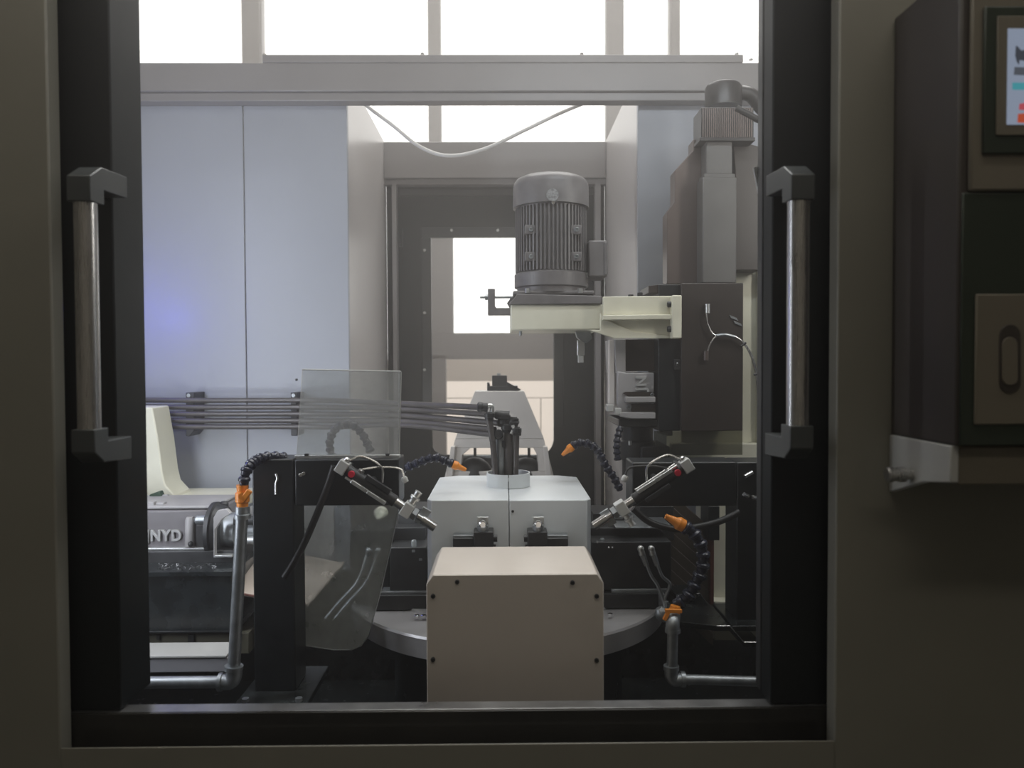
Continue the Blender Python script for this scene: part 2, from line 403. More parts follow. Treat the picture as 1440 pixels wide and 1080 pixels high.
# ================================================================== SLIDING DOORS
def door(side, label, hlabel):
    YD = 1.250
    if side < 0: xi, xo, dep = W(162, 500, YD).x, W(60, 500, YD).x, 0.106
    else: xi, xo, dep = W(1085, 500, YD).x, W(1210, 500, YD).x, 0.045
    d = thing('sliding_door', (xi, YD, tz1), label, 'door')
    link('door_stile', B().box(xi, xo, YD, YD + dep, tz1, 2.36), doorblk, d, 0.003)
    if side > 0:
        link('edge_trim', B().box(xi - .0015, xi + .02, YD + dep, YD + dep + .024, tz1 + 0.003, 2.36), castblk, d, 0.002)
        link('reflected_bracket', B().pp([(1060, 236), (1072, 231), (1079, 240), (1079, 300), (1072, 297)], YD + .072, YD + .078), alu, d)  # solid wedge shaped as the handle bracket's reflection in the door
    # door leaf running behind the facade
    link('door_leaf', B().box(xo, xo + side * 0.3, YD + 0.01, YD + 0.03, tz1, 2.36), doorblk, d)
    # handle
    if side < 0: c = W(123, 440, 1.157).x
    else: c = W(1122, 440, 1.157).x
    hw = 0.0175
    h = thing('door_handle', (c, 1.2, W(123, 600, 1.15).z), None, None)
    h.parent = d; h.location = Vector((c, 1.2, W(123, 600, 1.15).z)) - d.location
    for key in list(h.keys()): del h[key]
    zs = EYE
    YE = YD
    up = [(1.138, .2787), (1.172, .2992), (YE, .3034), (YE, .2698), (1.178, .2665), (1.178, .2440), (1.138, .2417)]
    dn = [(1.138, -.094), (1.178, -.094), (1.178, -.114), (YE, -.114), (YE, -.150), (1.165, -.146), (1.138, -.128)]
    for prof in (up, dn):
        b_ = link('bracket', B().prism([(y, z + zs) for y, z in prof], 'x', c - hw, c + hw), bracketm, h, 0.0015)
    link('grip', B().lathe((c, 1.157, zs - .0945), (c, 1.157, zs + .2425), [(0, .0160), (1, .0160)], 28), steel, h)
    return d
door(-1, 'black sliding door edge with steel grab handle, on the left', '')
door(1, 'black sliding door edge with steel grab handle, on the right', '')

# ================================================================== CONTROL PANEL (right, near)
YP = 1.02
xpl = W(1350, 300, YP).x
cp = thing('control_cabinet', (xpl + 0.15, 1.1, W(1400, 628, YP).z), 'brown and beige control cabinet with lit screen, at the right edge', 'control cabinet')
cz0, cz1 = W(1400, 628, YP).z, W(1380, -60, YP).z
link('cabinet_body', B().box(xpl, xpl + 0.45, YP + 0.004, YF - 0.001, cz0, cz1), pdark, cp, 0.004)
link('front_plate', B().bp(1366, -50, 1560, 268, YP - 0.004, YP + 0.004), panelin, cp, 0.003)
link('lower_front', B().bp(1352, 270, 1700, 626, YP, YP + 0.004), pgreen, cp, 0.002)
link('bezel', B().bp(1384, 8, 1560, 216, YP - 0.009, YP - 0.004), pgreen, cp, 0.002)
link('screen_surround', B().bp(1402, 22, 1545, 190, YP - 0.0115, YP - 0.009), panelin, cp, 0.001)
scrm = emit('screen_glow', rgb(140, 150, 168), 0.8)
scr = link('screen', B().bp(1417, 40, 1530, 175, YP - 0.0125, YP - 0.0115), scrm, cp)
def flat(name, pts, m, parent): return link(name, B().pp(pts, YP - 0.0131, YP - 0.0125), m, parent)
flat('screen_picture', [(1429, 64), (1432, 66), (1436, 71), (1448, 69), (1452, 63), (1455, 80), (1450, 87), (1434, 84), (1433, 91), (1430, 86), (1428, 78)], emit('screen_dark', rgb(75, 78, 86), 0.6), scr)
flat('screen_bar', [(1427, 94), (1470, 96), (1470, 107), (1426, 105)], emit('screen_grey', rgb(88, 92, 100), 0.7), scr)
flat('screen_bar', [(1424, 116), (1500, 117), (1500, 127), (1424, 126)], emit('screen_teal', rgb(75, 150, 160), 0.8), scr)
flat('screen_icon', [(1434, 146), (1455, 142), (1455, 156), (1433, 154)], emit('screen_red', rgb(190, 85, 95), 0.7), scr)
flat('screen_icon', [(1432, 160), (1460, 158), (1460, 174), (1431, 172)], emit('screen_orange', rgb(190, 85, 60), 0.7), scr)
dr = link('access_cover', B().bp(1372, 413, 1560, 597, YP - 0.004, YP), panelin, cp, 0.003)
def stadium(x0, y0, x1, y1, n=8):
    r = (x1 - x0) / 2; cx = (x0 + x1) / 2
    return [(cx + r * math.cos(a), y1 - r + r * math.sin(a)) for a in [math.pi * i / n for i in range(n + 1)]] + \
           [(cx - r * math.cos(a), y0 + r - r * math.sin(a)) for a in [math.pi * i / n for i in range(n + 1)]]
link('latch_rim', B().pp(stadium(1406, 456, 1436, 553), YP - 0.006, YP - 0.004), pdark, dr, 0.001)
link('latch', B().pp(stadium(1410, 474, 1432, 542), YP - 0.009, YP - 0.006), panelin, dr, 0.001)
# support arm under cabinet
arm = thing('cabinet_arm', (W(1300, 650, 1.15).x, 1.15, W(1300, 690, 1.15).z), 'pale bracket arm carrying the control cabinet from below', 'bracket')
pa = [W(1258, 614, 1.196), W(1340, 629, YP + .01)]
xA = pa[1].x - 0.002
link('gusset', B().prism([(1.198, cz0), (YP + .012, cz0), (YP + .012, W(1340, 679, YP + .012).z), (1.10, W(1340, 684, 1.06).z), (1.198, W(1262, 693, 1.19).z)], 'x', xA, xA + 0.012), whiteb, arm, 0.002)
link('arm_box', B().box(xA + 0.012, xA + 0.40, YP + 0.016, 1.198, W(1400, 685, YP).z, cz0 - 0.001), panelin, arm, 0.003)
kp = W(1284, 667, 1.13)
kn = thing('clamp_knob', kp, 'small ribbed metal knob on the cabinet arm, at the right', 'knob')
link('knob_head', B().lathe(kp - Vector((.040, 0, 0)), kp - Vector((.012, 0, 0)), [(0, .009), (.08, .0115), (.3, .0115), (.33, .010), (.6, .010), (.63, .0115), (.95, .0115), (1, .009)], 18), steel, kn)
link('knob_shaft', B().cyl(kp - Vector((.014, 0, 0)), (xA, kp.y, kp.z), .008, n=14), steel, kn)

# ================================================================== CENTRE: junction box, cover, table
Y0, Y1 = 1.40, 1.617
jb = thing('junction_box', (W(724, 900, Y0).x, 1.5, 0.46), 'beige steel box with chamfered top corners in front of the rotary table', 'cover box')
L_, R_ = W(600, 900, Y0).x, W(849, 900, Y0).x
T_ = W(724, 808, Y0).z; cch = 0.017
prof = [(L_, 0.46), (R_, 0.46), (R_, T_ - cch), (R_ - cch * .7, T_), (L_ + cch * .7, T_), (L_, T_ - cch)]
link('front_cover', B().prism(prof, 'y', Y0, Y0 + 0.006), boxbeige, jb, 0.0015)
link('box_shell', B().prism([(x * 1.0, z) for x, z in prof], 'y', Y0 + 0.0065, Y1), boxbeige, jb, 0.002)
for px, py in [(643, 818), (805, 819), (609, 838), (839, 838), (609, 927), (839, 928)]:
    link('bolt', capbolt(W(px, py, Y0), (0, -1, 0), .0042, .004), rubber, jb)

G0 = 1.75; G1 = 2.14
gc = thing('grey_cover', (W(716, 750, G0).x, 1.9, 0.8), 'light grey sheet cover in two halves with a round collar on top', 'cover')
gz = W(716, 703, G0).z; gb = W(716, 830, G0).z
gl, gr, gm = W(600, 750, G0).x, W(832, 750, G0).x, W(716, 750, G0).x
def gpoly(x0, x1, side):
    c = .035
    if side < 0: return [(x0, G0 + .018), (x0 + .018 * .6, G0), (x1, G0), (x1, G1), (x0 + .05, G1), (x0, G1 - c)]
    return [(x0, G0), (x1 - .018 * .6, G0), (x1, G0 + .018), (x1, G1 - c), (x1 - .05, G1), (x0, G1)]
gmid = W(716, 750, G0).x
gh = link('cover_half', B().prism(gpoly(gl, gmid - 0.0008, -1), 'z', gb, gz), coverg, gc, 0.002)
gh2 = link('cover_half', B().prism(gpoly(gmid + 0.0008, gr, 1), 'z', gb, gz - 0.001), coverg, gc, 0.002)
rc = Vector((W(715, 688, 1.93).x, 1.96, gz))
ring = B(); n = 40; ro, ri, hh = .0555, .0525, .034
for s0, s1 in ((math.pi / 2 + .02, math.pi * 3 / 2 - .02), (-math.pi / 2 + .02, math.pi / 2 - .02)):
    m_ = 20; vs_ = []; 
    for i in range(m_ + 1):
        a = s0 + (s1 - s0) * i / m_
        for r_, z_ in ((ri, 0), (ro, 0), (ro, hh), (ri, hh)): vs_.append((rc.x + r_ * math.cos(a), rc.y + r_ * math.sin(a), rc.z + z_))
    fs_ = [(i*4+j, i*4+(j+1) % 4, i*4+4+(j+1) % 4, i*4+4+j) for i in range(m_) for j in range(4)] + [(0, 1, 2, 3), (m_*4+3, m_*4+2, m_*4+1, m_*4)]
    link('collar', B().add(vs_, fs_), coverg, gc)
link('collar_mouth', B().cyl(rc + Vector((0, 0, -.01)), rc + Vector((0, 0, .002)), ri - .001, n=32), rubber, gc)
link('hole_plug', B().cyl(W(721, 719, G0) - Vector((0, .002, 0)), W(721, 719, G0), .003, n=10), rubber, gc)

# clamp fixtures in front of the grey cover
def clamp(px, sgn, label):
    Yc = 1.70; kx = px
    t = thing('spray_clamp', W(px, 772, Yc), label, 'clamp', 'clamps in front of the grey cover')
    x = lambda a: kx + sgn * a
    xs_ = sorted([x(-7), x(14)])
    link('block', B().bp(min(x(-13), x(15)), 748, max(x(-13), x(15)), 790, Yc, G0 - .002), castblk, t, 0.002)
    link('rail', B().bp(min(x(14), x(-42)), 757, max(x(-13), x(-42)), 800, Yc + 0.008, G0 - .002), castblk, t, 0.002)
    link('rail_lip', B().bp(min(x(14), x(-42)), 753, max(x(-13), x(-42)), 757, Yc + 0.02, G0 - .002), galv, t, 0.001)
    link('back_plate', B().bp(kx - 8, 727, kx + 8, 750, Yc + 0.03, Yc + 0.036), alu, t, 0.001)
    p = W(kx, 752, Yc + .012)
    link('stem', B().lathe(p, p + Vector((0, 0, .022)), [(0, .0105), (.5, .0105), (.55, .0125), (1, .0125)], 18), galv, t)
    q = W(kx, 737, Yc + 0.004)
    link('knob', B().lathe(q - Vector((0, .006, 0)), q + Vector((0, .02, 0)), [(0, .006), (.08, .0085), (.6, .0085), (1, .006)], 18), chrome, t)
    e = W(x(14), 757, Yc + .02)
    link('side_screw', B().lathe(e, e + Vector((sgn * .010, 0, 0)), [(0, .008), (1, .008)], 12), castblk, t)
    e = W(x(14), 770, Yc + .02)
    link('side_screw', B().lathe(e, e + Vector((sgn * .007, 0, 0)), [(0, .007), (1, .007)], 12), castblk, t)
clamp(679, 1, 'black clamp with chrome knob, left one before the grey cover')
clamp(757, -1, 'black clamp with chrome knob, right one before the grey cover')

# rotary table
tc_ = Vector((W(716, 900, 1.65).x, 2.03, 0)); tz = W(650, 900, 1.647).z
rt = thing('rotary_table', (tc_.x, tc_.y, 0.46), 'round steel rotary table under black fixtures behind the beige box', 'rotary table')
link('table_disc', B().lathe((tc_.x, tc_.y, tz - .05), (tc_.x, tc_.y, tz), [(0, .405), (.9, .41), (1, .407)], 96), discm, rt)
link('table_base', B().lathe((tc_.x, tc_.y, 0.46), (tc_.x, tc_.y, tz - .05), [(0, .30), (1, .30)], 48), oilblk, rt)
link('table_ring', B().lathe((tc_.x, tc_.y, tz), (tc_.x, tc_.y, tz + .006), [(0, .30), (1, .298)], 72), discm, rt)
for px in (586, 596, 858):
    p = W(px, 851 if px > 590 else 844, 1.78); p.z = tz + .006
    link('table_screw', capbolt(p, (0, 0, 1), .006, .006), chrome, rt)
# black fixture bases standing on the table
fb = thing('fixture_base', (tc_.x, 2.0, tz + .006), 'black layered fixture base on the rotary table behind the grey cover', 'fixture')
def FB(a, b, c, d, y0, y1, m=castblk, nm='fixture_block', bv=.002): return link(nm, B().bp(a, b, c, d, y0, y1), m, fb, bv)
FB(522, 836, 926, 857, 1.845, 2.3, nm='base_plate')
FB(548, 770, 600, 832, 1.87, 2.1); FB(536, 832, 602, 836, 1.86, 2.1, galv, 'edge_strip', .001)
FB(832, 762, 944, 830, 1.86, 2.1); FB(860, 829, 940, 834, 1.85, 2.1, galv, 'edge_strip', .001)
FB(830, 742, 900, 760, 1.93, 2.1); FB(866, 741, 946, 743.5, 1.90, 2.1, galv, 'edge_strip', .001)
FB(834, 722, 880, 742, 1.98, 2.1); FB(545, 742, 598, 772, 1.95, 2.1)
FB(560, 715, 600, 740, 2.0, 2.1, nm='fixture_block')
FB(900, 712, 948, 760, 2.02, 2.12)
for px, py in [(592, 778), (582, 766), (847, 764), (870, 720), (885, 726)]:
    p = W(px, py, 1.88); link('fixture_pin', B().lathe(p - Vector((0, 0, .016)), p + Vector((0, 0, .012)), [(0, .011), (.2, .011), (.25, .007), (.9, .007), (1, .005)], 14), galv, fb)
for px, py in [(840, 762), (856, 770), (861, 770)]:
    p = W(px, py, 1.855); link('screw', capbolt(p, (0, -1, 0), .003, .004, 8), chrome, fb)

# two hose fittings with braided hoses, right
def fitting(px, label, dx):
    Yq = 1.82
    t = thing('hose_fitting', W(px, 790, Yq), label, 'hose fitting', 'hose fittings on the black fixture')
    a, b = W(px, 774, Yq), W(px + 7, 793, Yq)
    link('fitting_head', B().sphere(W(px - 1, 772, Yq), .0085).cyl(W(px - 1, 772, Yq), W(px + 1, 780, Yq), .0075, .008, 14), alu, t)
    link('fitting_body', B().cyl(W(px + 1, 779, Yq), W(px + 7, 795, Yq), .008, .0065, 6), galv, t)
    link('elbow', B().cyl(W(px - 1, 772, Yq), W(px - 1, 772, 1.865), .007, n=12), galv, t)
    link('braided_hose', B().tube([W(px + 7, 793, Yq), W(px + 14, 810, Yq), W(px + 24 + dx, 822, Yq), W(934 + dx, 842, Yq), W(937 + dx, 856, Yq - .01)], .0042, 10), galv, t)
fitting(902, 'hose fitting on the black fixture block, left of the pair', -2)
fitting(917, 'hose fitting on the black fixture block, right of the pair', 1)
vb = thing('ball_valve', W(932, 868, 1.78), 'grey ball valve body at the end of the braided hoses', 'valve')
link('valve_body', B().lathe(W(926, 855, 1.78), W(936, 872, 1.78), [(0, .008), (.2, .014), (.5, .017), (.8, .014), (1, .009)], 18), galv, vb)
link('valve_hose', B().tube([W(937, 846, 1.79), W(938, 856, 1.79), W(930, 862, 1.79), W(927, 868, 1.79)], .0055, 10), galv, vb)

# ================================================================== REAR PEDESTAL seen through the middle
YQ = 2.75
pd = thing('rear_pedestal', (W(702, 600, YQ).x, YQ + .1, 0.46), 'pale tapered pedestal with two arched holes behind the pipe cluster', 'pedestal')
mb = B()
# plate with two arched openings: build from strips
mb.pp([(668, 550), (737, 550), (765, 617), (640, 617)], YQ, YQ + .10)
mb.pp([(640, 617.2), (765, 617.2), (768, 630), (637, 630)], YQ, YQ + .10)
mb.pp([(637, 630), (662, 630), (650, 640), (648, 663), (627, 663)], YQ, YQ + .10)
mb.pp([(692, 630), (722, 630), (718, 640), (716, 672), (698, 672), (697, 640)], YQ, YQ + .10)
mb.pp([(750, 630), (768, 630), (777, 663), (757, 663), (756, 641)], YQ, YQ + .10)
mb.pp([(627, 663), (777, 663), (790, 720), (615, 720)], YQ, YQ + .10)
link('pedestal_body', mb, greyp if False else mat('pedestal_paint', (0.70, 0.66, 0.62), 0.45, 0, 0.05, 8), pd, 0.002)
link('handwheel_rim', B().bp(648, 640.5, 760, 644, YQ + .12, YQ + .13), galv, pd)
for px in (668, 744):
    link('handwheel_spoke', B().bp(px - 2, 630, px + 2, 664, YQ + .12, YQ + .128), blackp, pd)
for cx_ in (668, 740):
    link('dark_dome', B().sphere(W(cx_, 668, YQ + .06), S(26, YQ)), rubber, pd)
for s_ in (-1, 1):
    link('side_rib', B().pp([(702 + s_ * 62, 628), (702 + s_ * 68, 628), (702 + s_ * 80, 720), (702 + s_ * 70, 720)], YQ - .03, YQ), MATS['pedestal_paint'], pd, .002)
tcl = thing('pedestal_clamp', W(709, 550, YQ), 'small black clamp block on top of the pale pedestal', 'clamp')
link('clamp_foot', B().bp(685, 543, 728, 550, YQ + .01, YQ + .09).pp([(685, 538), (688, 538), (689, 543), (685, 543)], YQ + .01, YQ + .05).pp([(713, 537), (720, 541), (733, 548), (728, 550), (713, 543)], YQ + .01, YQ + .05), castblk, tcl, .001)
link('clamp_block', B().bp(692, 528, 713, 543, YQ + .02, YQ + .07), castblk, tcl, .001)
link('clamp_nut', B().bp(699, 525, 704, 528, YQ + .03, YQ + .045), galv, tcl)

# ================================================================== SPINDLE MOTOR ON CREAM ARM
mc = W(775, 400, 2.15)
mx, my = mc.x, mc.y
def mz(py): return W(775, py, my).z
mo = thing('spindle_motor', (mx, my, mz(414)), 'dark grey finned electric motor standing on the cream arm', 'motor')
r1 = S(53, my); r2 = S(50, my) * .93
zc0, zc1 = mz(294), mz(250)
link('fan_cowl', B().lathe((mx, my, zc0), (mx, my, zc1), [(0, r1), (.66, r1 * .995), (.80, r1 * .97), (.90, r1 * .90), (.97, r1 * .78), (1.0, r1 * .55), (1.01, r1 * .5)], 48), motorp, mo)
cg = B()
for k in range(5):
    rr = r1 * (.50 - k * .1)
    if rr > .01:
        pts = [(mx + rr * math.cos(a), my + rr * math.sin(a), zc1 + .003) for a in [2 * math.pi * i / 24 for i in range(25)]]
        cg.tube(pts, .002, 6, smooth=False)
link('grille_rings', cg, motorp, mo)
zs0 = mz(384)
link('motor_frame', B().lathe((mx, my, mz(400)), (mx, my, zc0), [(0, r2), (1, r2)], 48), motorp, mo)
fin = None
for k in range(56):
    a = 2 * math.pi * k / 56
    if fin is None:
        m_ = B().box(r2 - .002, r1 - .006, -.0021, .0021, zs0, zc0 - .004)
        fin = link('cooling_fin', B().add([v - Vector((0, 0, mo.location.z)) for v in m_.v], m_.f), motorp, None)
        fin.data.transform(Matrix.Translation(fin.location)); fin.parent = mo; fin.location = (0, 0, 0); f_ = fin
    else:
        f_ = fin.copy(); COL.objects.link(f_)
    f_.rotation_euler = (0, 0, a)
link('end_shield', B().lathe((mx, my, mz(414)), (mx, my, zs0), [(0, r1 * .90), (.25, r1 * .90), (.3, r1 * .97), (.9, r1 * .97), (1, r2)], 48), motorp, mo)
link('foot_flange', B().prism([(mx - r1 * 1.02, my - .09), (mx + r1 * 1.04, my - .09), (mx + r1 * 1.04, my + .09), (mx - r1 * 1.02, my + .09)], 'z', mz(418) , mz(413)), motorp, mo, .003)
for px, py in [(747, 320), (811, 320), (747, 358), (811, 358)]:
    Yk = my - r1 * .80
    p = W(px, py, Yk)
    link('mounting_lug', B().bp(px - 9, py - 4, px + 7, py + 9, Yk, Yk + .03), motorp, mo, .002)
    link('lug_bolt', capbolt(W(px, py + 3, Yk), (0, -1, 0), .006, .006), galv, mo)
for px in (742, 816):
    p = W(px, 412, my - .095); link('flange_bolt', hexbolt(p, (0, 0, 1), .007, .012), alu, mo)
nd = W(777, 274, my - r1)
link('round_nameplate', B().lathe(nd + Vector((0, .003, 0)), nd - Vector((0, .0015, 0)), [(0, .0165), (1, .0165)], 28), mat('label_disc', (0.30, 0.30, 0.30), 0.4, 0.3, 0.5, 160), mo)
nd2 = W(778, 285, my - r1)
link('eye_bolt', capbolt(nd2 + Vector((0, .002, 0)), (0, -1, 0), .005, .005), chrome, mo)
tb = link('terminal_box', B().bp(828, 338, 854, 389, my - .055, my + .055), motorp, mo, .004)
link('terminal_lid', B().bp(850, 341, 854.5, 386, my - .058, my - .054), motorp, tb, .001)
link('cable_gland', B().cyl(W(825, 390, my - .03), W(825, 384, my - .03), .008, n=12), alu, mo)

ac = thing('motor_arm', (W(790, 465, 2.03).x, 2.1, W(790, 465, 2.03).z), 'cream cast arm carrying the dark motor out from the spindle column', 'machine arm')
YM = 2.03
link('motor_plate', B().pp([(716, 428), (718, 424), (724, 418), (727, 413), (846, 416), (846, 427)], YM - .01, YM + .24), motorp, ac, .002)
link('arm_box', B().bp(718, 428, 848, 464, YM, YM + .23), cream, ac, .004)
link('gusset_web', B().pp([(848, 417), (946, 416), (946, 443), (848, 443)], YM - .035, YM - .018), cream, ac, .002)
link('gusset_rib', B().pp([(848, 443), (946, 442), (946, 449), (848, 450)], YM - .055, YM - .018), cream, ac, .002)
link('lower_web', B().pp([(848, 450), (946, 449), (946, 475), (890, 475), (850, 452)], YM - .024, YM - .018), cream, ac, .002)
link('corner_brace', B().pp([(844, 440), (852, 449), (890, 466), (946, 472), (946, 476), (864, 476), (828, 464), (844, 464)], YM - .03, YM - .018), cream, ac, .002)
link('end_flange', B().bp(945, 415, 959, 476, YM - .06, YM - .033), cream, ac, .003)
for py in (428, 463):
    p = W(945, py, YM - .045); link('flange_screw', capbolt(p, (-1, 0, 0), .008, .012), castblk, ac)
for px in (887, 900):
    p = W(px, 417, YM); link('top_bolt', hexbolt(p, (0, 0, 1), .007, .010 if px > 890 else .005), castblk, ac)
tn = thing('tension_bracket', W(700, 442, 2.12), 'dark L-shaped tension bracket with threaded rod left of the motor', 'bracket')
YT = 2.10
link('bracket_body', B().pp([(686, 406), (696, 406), (696, 430), (698, 433), (718, 433), (718, 443), (686, 443)], YT, YT + .03), motorp, tn, .001)
link('threaded_rod', B().cyl(W(675, 418, YT + .015), W(722, 418, YT + .015), .0035, n=10), galv, tn)
link('lock_nut', B().cyl(W(682, 418, YT + .015), W(686, 418, YT + .015), .008, n=6), galv, tn)
link('arm_stop', B().pp([(713, 426), (718, 419), (722, 417), (722, 430), (716, 431)], YT, YT + .03), motorp, tn)
sw = thing('limit_switch', W(820, 470, 2.1), 'small grey limit switch hanging under the cream arm', 'switch')
link('switch_body', B().bp(812, 478, 822, 500, 2.08, 2.10), alu, sw, .002)
link('switch_tip', B().bp(813, 500, 821, 510, 2.083, 2.098), whiteb, sw, .002)
link('switch_mount', B().pp([(809, 466), (830, 466), (833, 476), (826, 482), (820, 482), (811, 474)], 2.08, 2.10), galv, sw, .001)
link('stud', B().cyl(W(732, 464, 2.1), W(732, 472, 2.1), .004, n=8), galv, sw)

# ================================================================== VERTICAL SPINDLE HEAD
sh = thing('spindle_unit', (W(893, 600, 2.05).x, 2.1, W(893, 700, 2.05).z), 'grey vertical spindle head with raised lettering and black nose', 'spindle head')
YH = 2.04
link('head_top', B().bp(876, 477, 923, 522, YH + .03, YH + .2), darkbrown, sh, .002)
link('head_side', B().pp([(864, 477), (880, 477), (880, 525), (866, 525)], YH + .01, YH + .2), greyp, sh, .002)
link('head_body', B().pp([(868, 522), (880, 524), (920, 524), (920, 590), (884, 590), (868, 584)], YH, YH + .2), greyp, sh, .003)
link('head_rib', B().bp(880, 558, 922, 566, YH - .02, YH), greyp, sh, .002)
link('head_rib', B().pp([(872, 580), (922, 580), (922, 589), (888, 589), (872, 586)], YH - .02, YH), greyp, sh, .002)
link('slot', B().pp([(876, 553), (880, 551), (920, 551), (920, 557), (884, 558)], YH - .006, YH), darkbrown, sh)
link('slot', B().bp(888, 568, 922, 579, YH - .006, YH), darkbrown, sh)
link('slot_screw', capbolt(W(884, 572, YH - .002), (0, -1, 0), .007, .008), galv, sh)
link('slot_screw', capbolt(W(917, 555, YH - .006), (0, -1, 0), .005, .004), galv, sh)
link('fixing_nut', B().bp(854, 569, 863, 579, YH - .01, YH + .03), whiteb, sh, .002)
link('fixing_nut', B().bp(865, 574, 874, 584, YH - .015, YH + .01), whiteb, sh, .002)
link('side_plate', B().bp(857, 478, 864, 571, YH + .02, YH + .05), MATS['pedestal_paint'], sh, .001)
link('spindle_collar', B().bp(870, 590, 930, 600, YH - .005, YH + .2), castblk, sh, .003)
sp = W(896, 640, YH + .1)
link('spindle_nose', B().lathe((sp.x, sp.y, W(896, 705, sp.y).z), (sp.x, sp.y, W(896, 599, sp.y).z), [(0, .020), (.25, .022), (.27, .042), (.55, .042), (.57, .05), (.80, .05), (.82, .044), (1, .044)], 32), castblk, sh)
link('nose_plate', B().bp(902, 628, 942, 708, YH + .03, YH + .2), castblk, sh, .003)
link('grease_fitting', B().cyl(W(886, 626, YH + .04), W(886, 620, YH + .04), .005, n=10), alu, sh)
link('coolant_block', B().bp(926, 598, 938, 610, YH, YH + .02).bp(934, 606, 946, 613, YH, YH + .02), alu, sh, .002)
# raised lettering
def letters(txt, size, ext, loc, rot, m, parent, sx=1.0):
    c = bpy.data.curves.new('lettering', 'FONT'); c.body = txt; c.size = size; c.extrude = ext; c.bevel_depth = ext * .15; c.offset = size * 0.012
    c.align_x = 'LEFT'; c.space_character = 1.12
    t = bpy.data.objects.new('lettering', c); COL.objects.link(t)
    bpy.context.view_layer.update()
    me = bpy.data.meshes.new_from_object(t.evaluated_get(bpy.context.evaluated_depsgraph_get()))
    bpy.data.objects.remove(t)
    me.transform(Matrix.Translation(Vector(loc) - parent.location) @ Euler(rot).to_matrix().to_4x4() @ Matrix.Diagonal((sx, 1, 1, 1)))
    me.materials.clear(); me.materials.append(m)
    o = bpy.data.objects.new('lettering', me); COL.objects.link(o); o.parent = parent
    return o
letm = mat('letter_paint', (0.36, 0.36, 0.35), 0.4, 0, 0.08, 16)
letters('JN', S(19, YH), .005, W(907.5, 549.5, YH - .001), (math.pi / 2, -math.pi / 2, 0), letm, sh)

# slide with dark cover, ball screw housing, servo
vc = thing('spindle_column', (W(1040, 640, 2.2).x, 2.25, 0.46), 'tall cream column carrying the spindle slide at the right', 'machine column')
YC = 2.17
link('column_body', B().bp(958, 378, 1077, 648, YC, YC + .2), cream, vc, .004)
link('column_leg', B().bp(1003, 700, 1090, 852, YC - .03, YC + .17), cream, vc, .003)
link('column_foot', B().pp([(1003, 846), (1036, 846), (1036, 853), (1008, 853)], YC - .07, YC + .1), cream, vc, .002)
link('foot_block', B().bp(1005, 853, 1090, 900, YC - .04, YC + .1), olive, vc)  # olive block under the column foot
link('column_base', B().bp(945, 624, 1072, 650, YC - .04, YC), cream, vc, .003)
link('edge_rail', B().bp(1068, 378, 1074, 646, YC - .03, YC), cream, vc, .001)
sl = thing('slide_cover', (W(985, 600, 2.0).x, 2.05, W(985, 640, 2.0).z), 'dark brown and black slide cover with thin wires in front of the cream column', 'cover')
YS = 2.0
link('front_sheet', B().bp(958, 398, 1045, 606, YS, YS + .16), darkbrown, sl, .002)
link('side_sheet', B().bp(926, 400, 957, 606, YS + .015, YS + .16), blackp, sl, .002)
link('top_edge', B().pp([(912, 402), (935, 399), (935, 412), (912, 412)], YS + .02, YS + .14), darkbrown, sl, .001)
link('lower_flap', B().bp(920, 606, 1044, 640, YS + .01, YS + .013), acr_dk, sl)
link('name_badge', B().bp(948, 505, 978, 520, YS + .008, YS + .0145), castblk, sl, .001)
for px, py in [(953, 512), (969, 509)]:
    link('screw', capbolt(W(px, py, YS + .008), (0, -1, 0), .004, .003, 8), chrome, sl)
0 and link('dark_panel', B().bp(946, 522, 1044, 604, YS - .006, YS), blackp, sl, .001)
for px, py in [(995, 434), (993, 500)]:
    a = W(px, py, YS - .01)
    link('wire_socket', B().cyl(a - Vector((0, 0, .012)), a + Vector((0, 0, .012)), .0065, n=12).cyl(a, a + Vector((0, .02, 0)), .005, n=8), alu if py < 450 else brownp, sl)
for px, py in [(1032, 447), (1038, 455)]:
    link('vent_louvre', B().pp([(px - 6, py - 4), (px + 4, py), (px + 6, py + 4), (px - 4, py)], YS - .004, YS), galv, sl)
wr = thing('sensor_wires', W(1040, 480, YS - .02), 'thin twisted sensor wires curving over the dark slide cover', 'wire')
Yw = YS - .012
link('wire', B().tube([W(993, 440, Yw), W(995, 455, Yw), W(1003, 470, Yw), (W(1015, 472, Yw - .004)), W(1035, 474, Yw), W(1052, 490, Yw), W(1062, 515, Yw), W(1068, 545, Yw), W(1072, 575, Yw)], .0022, 8), steel, wr)
link('wire', B().tube([W(994, 498, Yw), W(998, 485, Yw), W(1006, 474, Yw), W(1020, 470, Yw - .004), W(1040, 477, Yw), W(1055, 498, Yw), W(1063, 525, Yw), W(1066, 550, Yw), W(1075, 588, Yw)], .0022, 8), steel, wr)
link('wire_wrap', B().tube([W(1008, 472, Yw - .002), W(1020, 471, Yw - .005), W(1034, 474, Yw - .002)], .0045, 8), galv, wr)
link('cable_tie', B().tube([W(1060, 527, Yw - .004), W(1069, 525, Yw - .004)], .003, 6), rubber, wr)
link('cable_tie', B().tube([W(1042, 487, Yw - .004), W(1049, 482, Yw - .004)], .003, 6), rubber, wr)

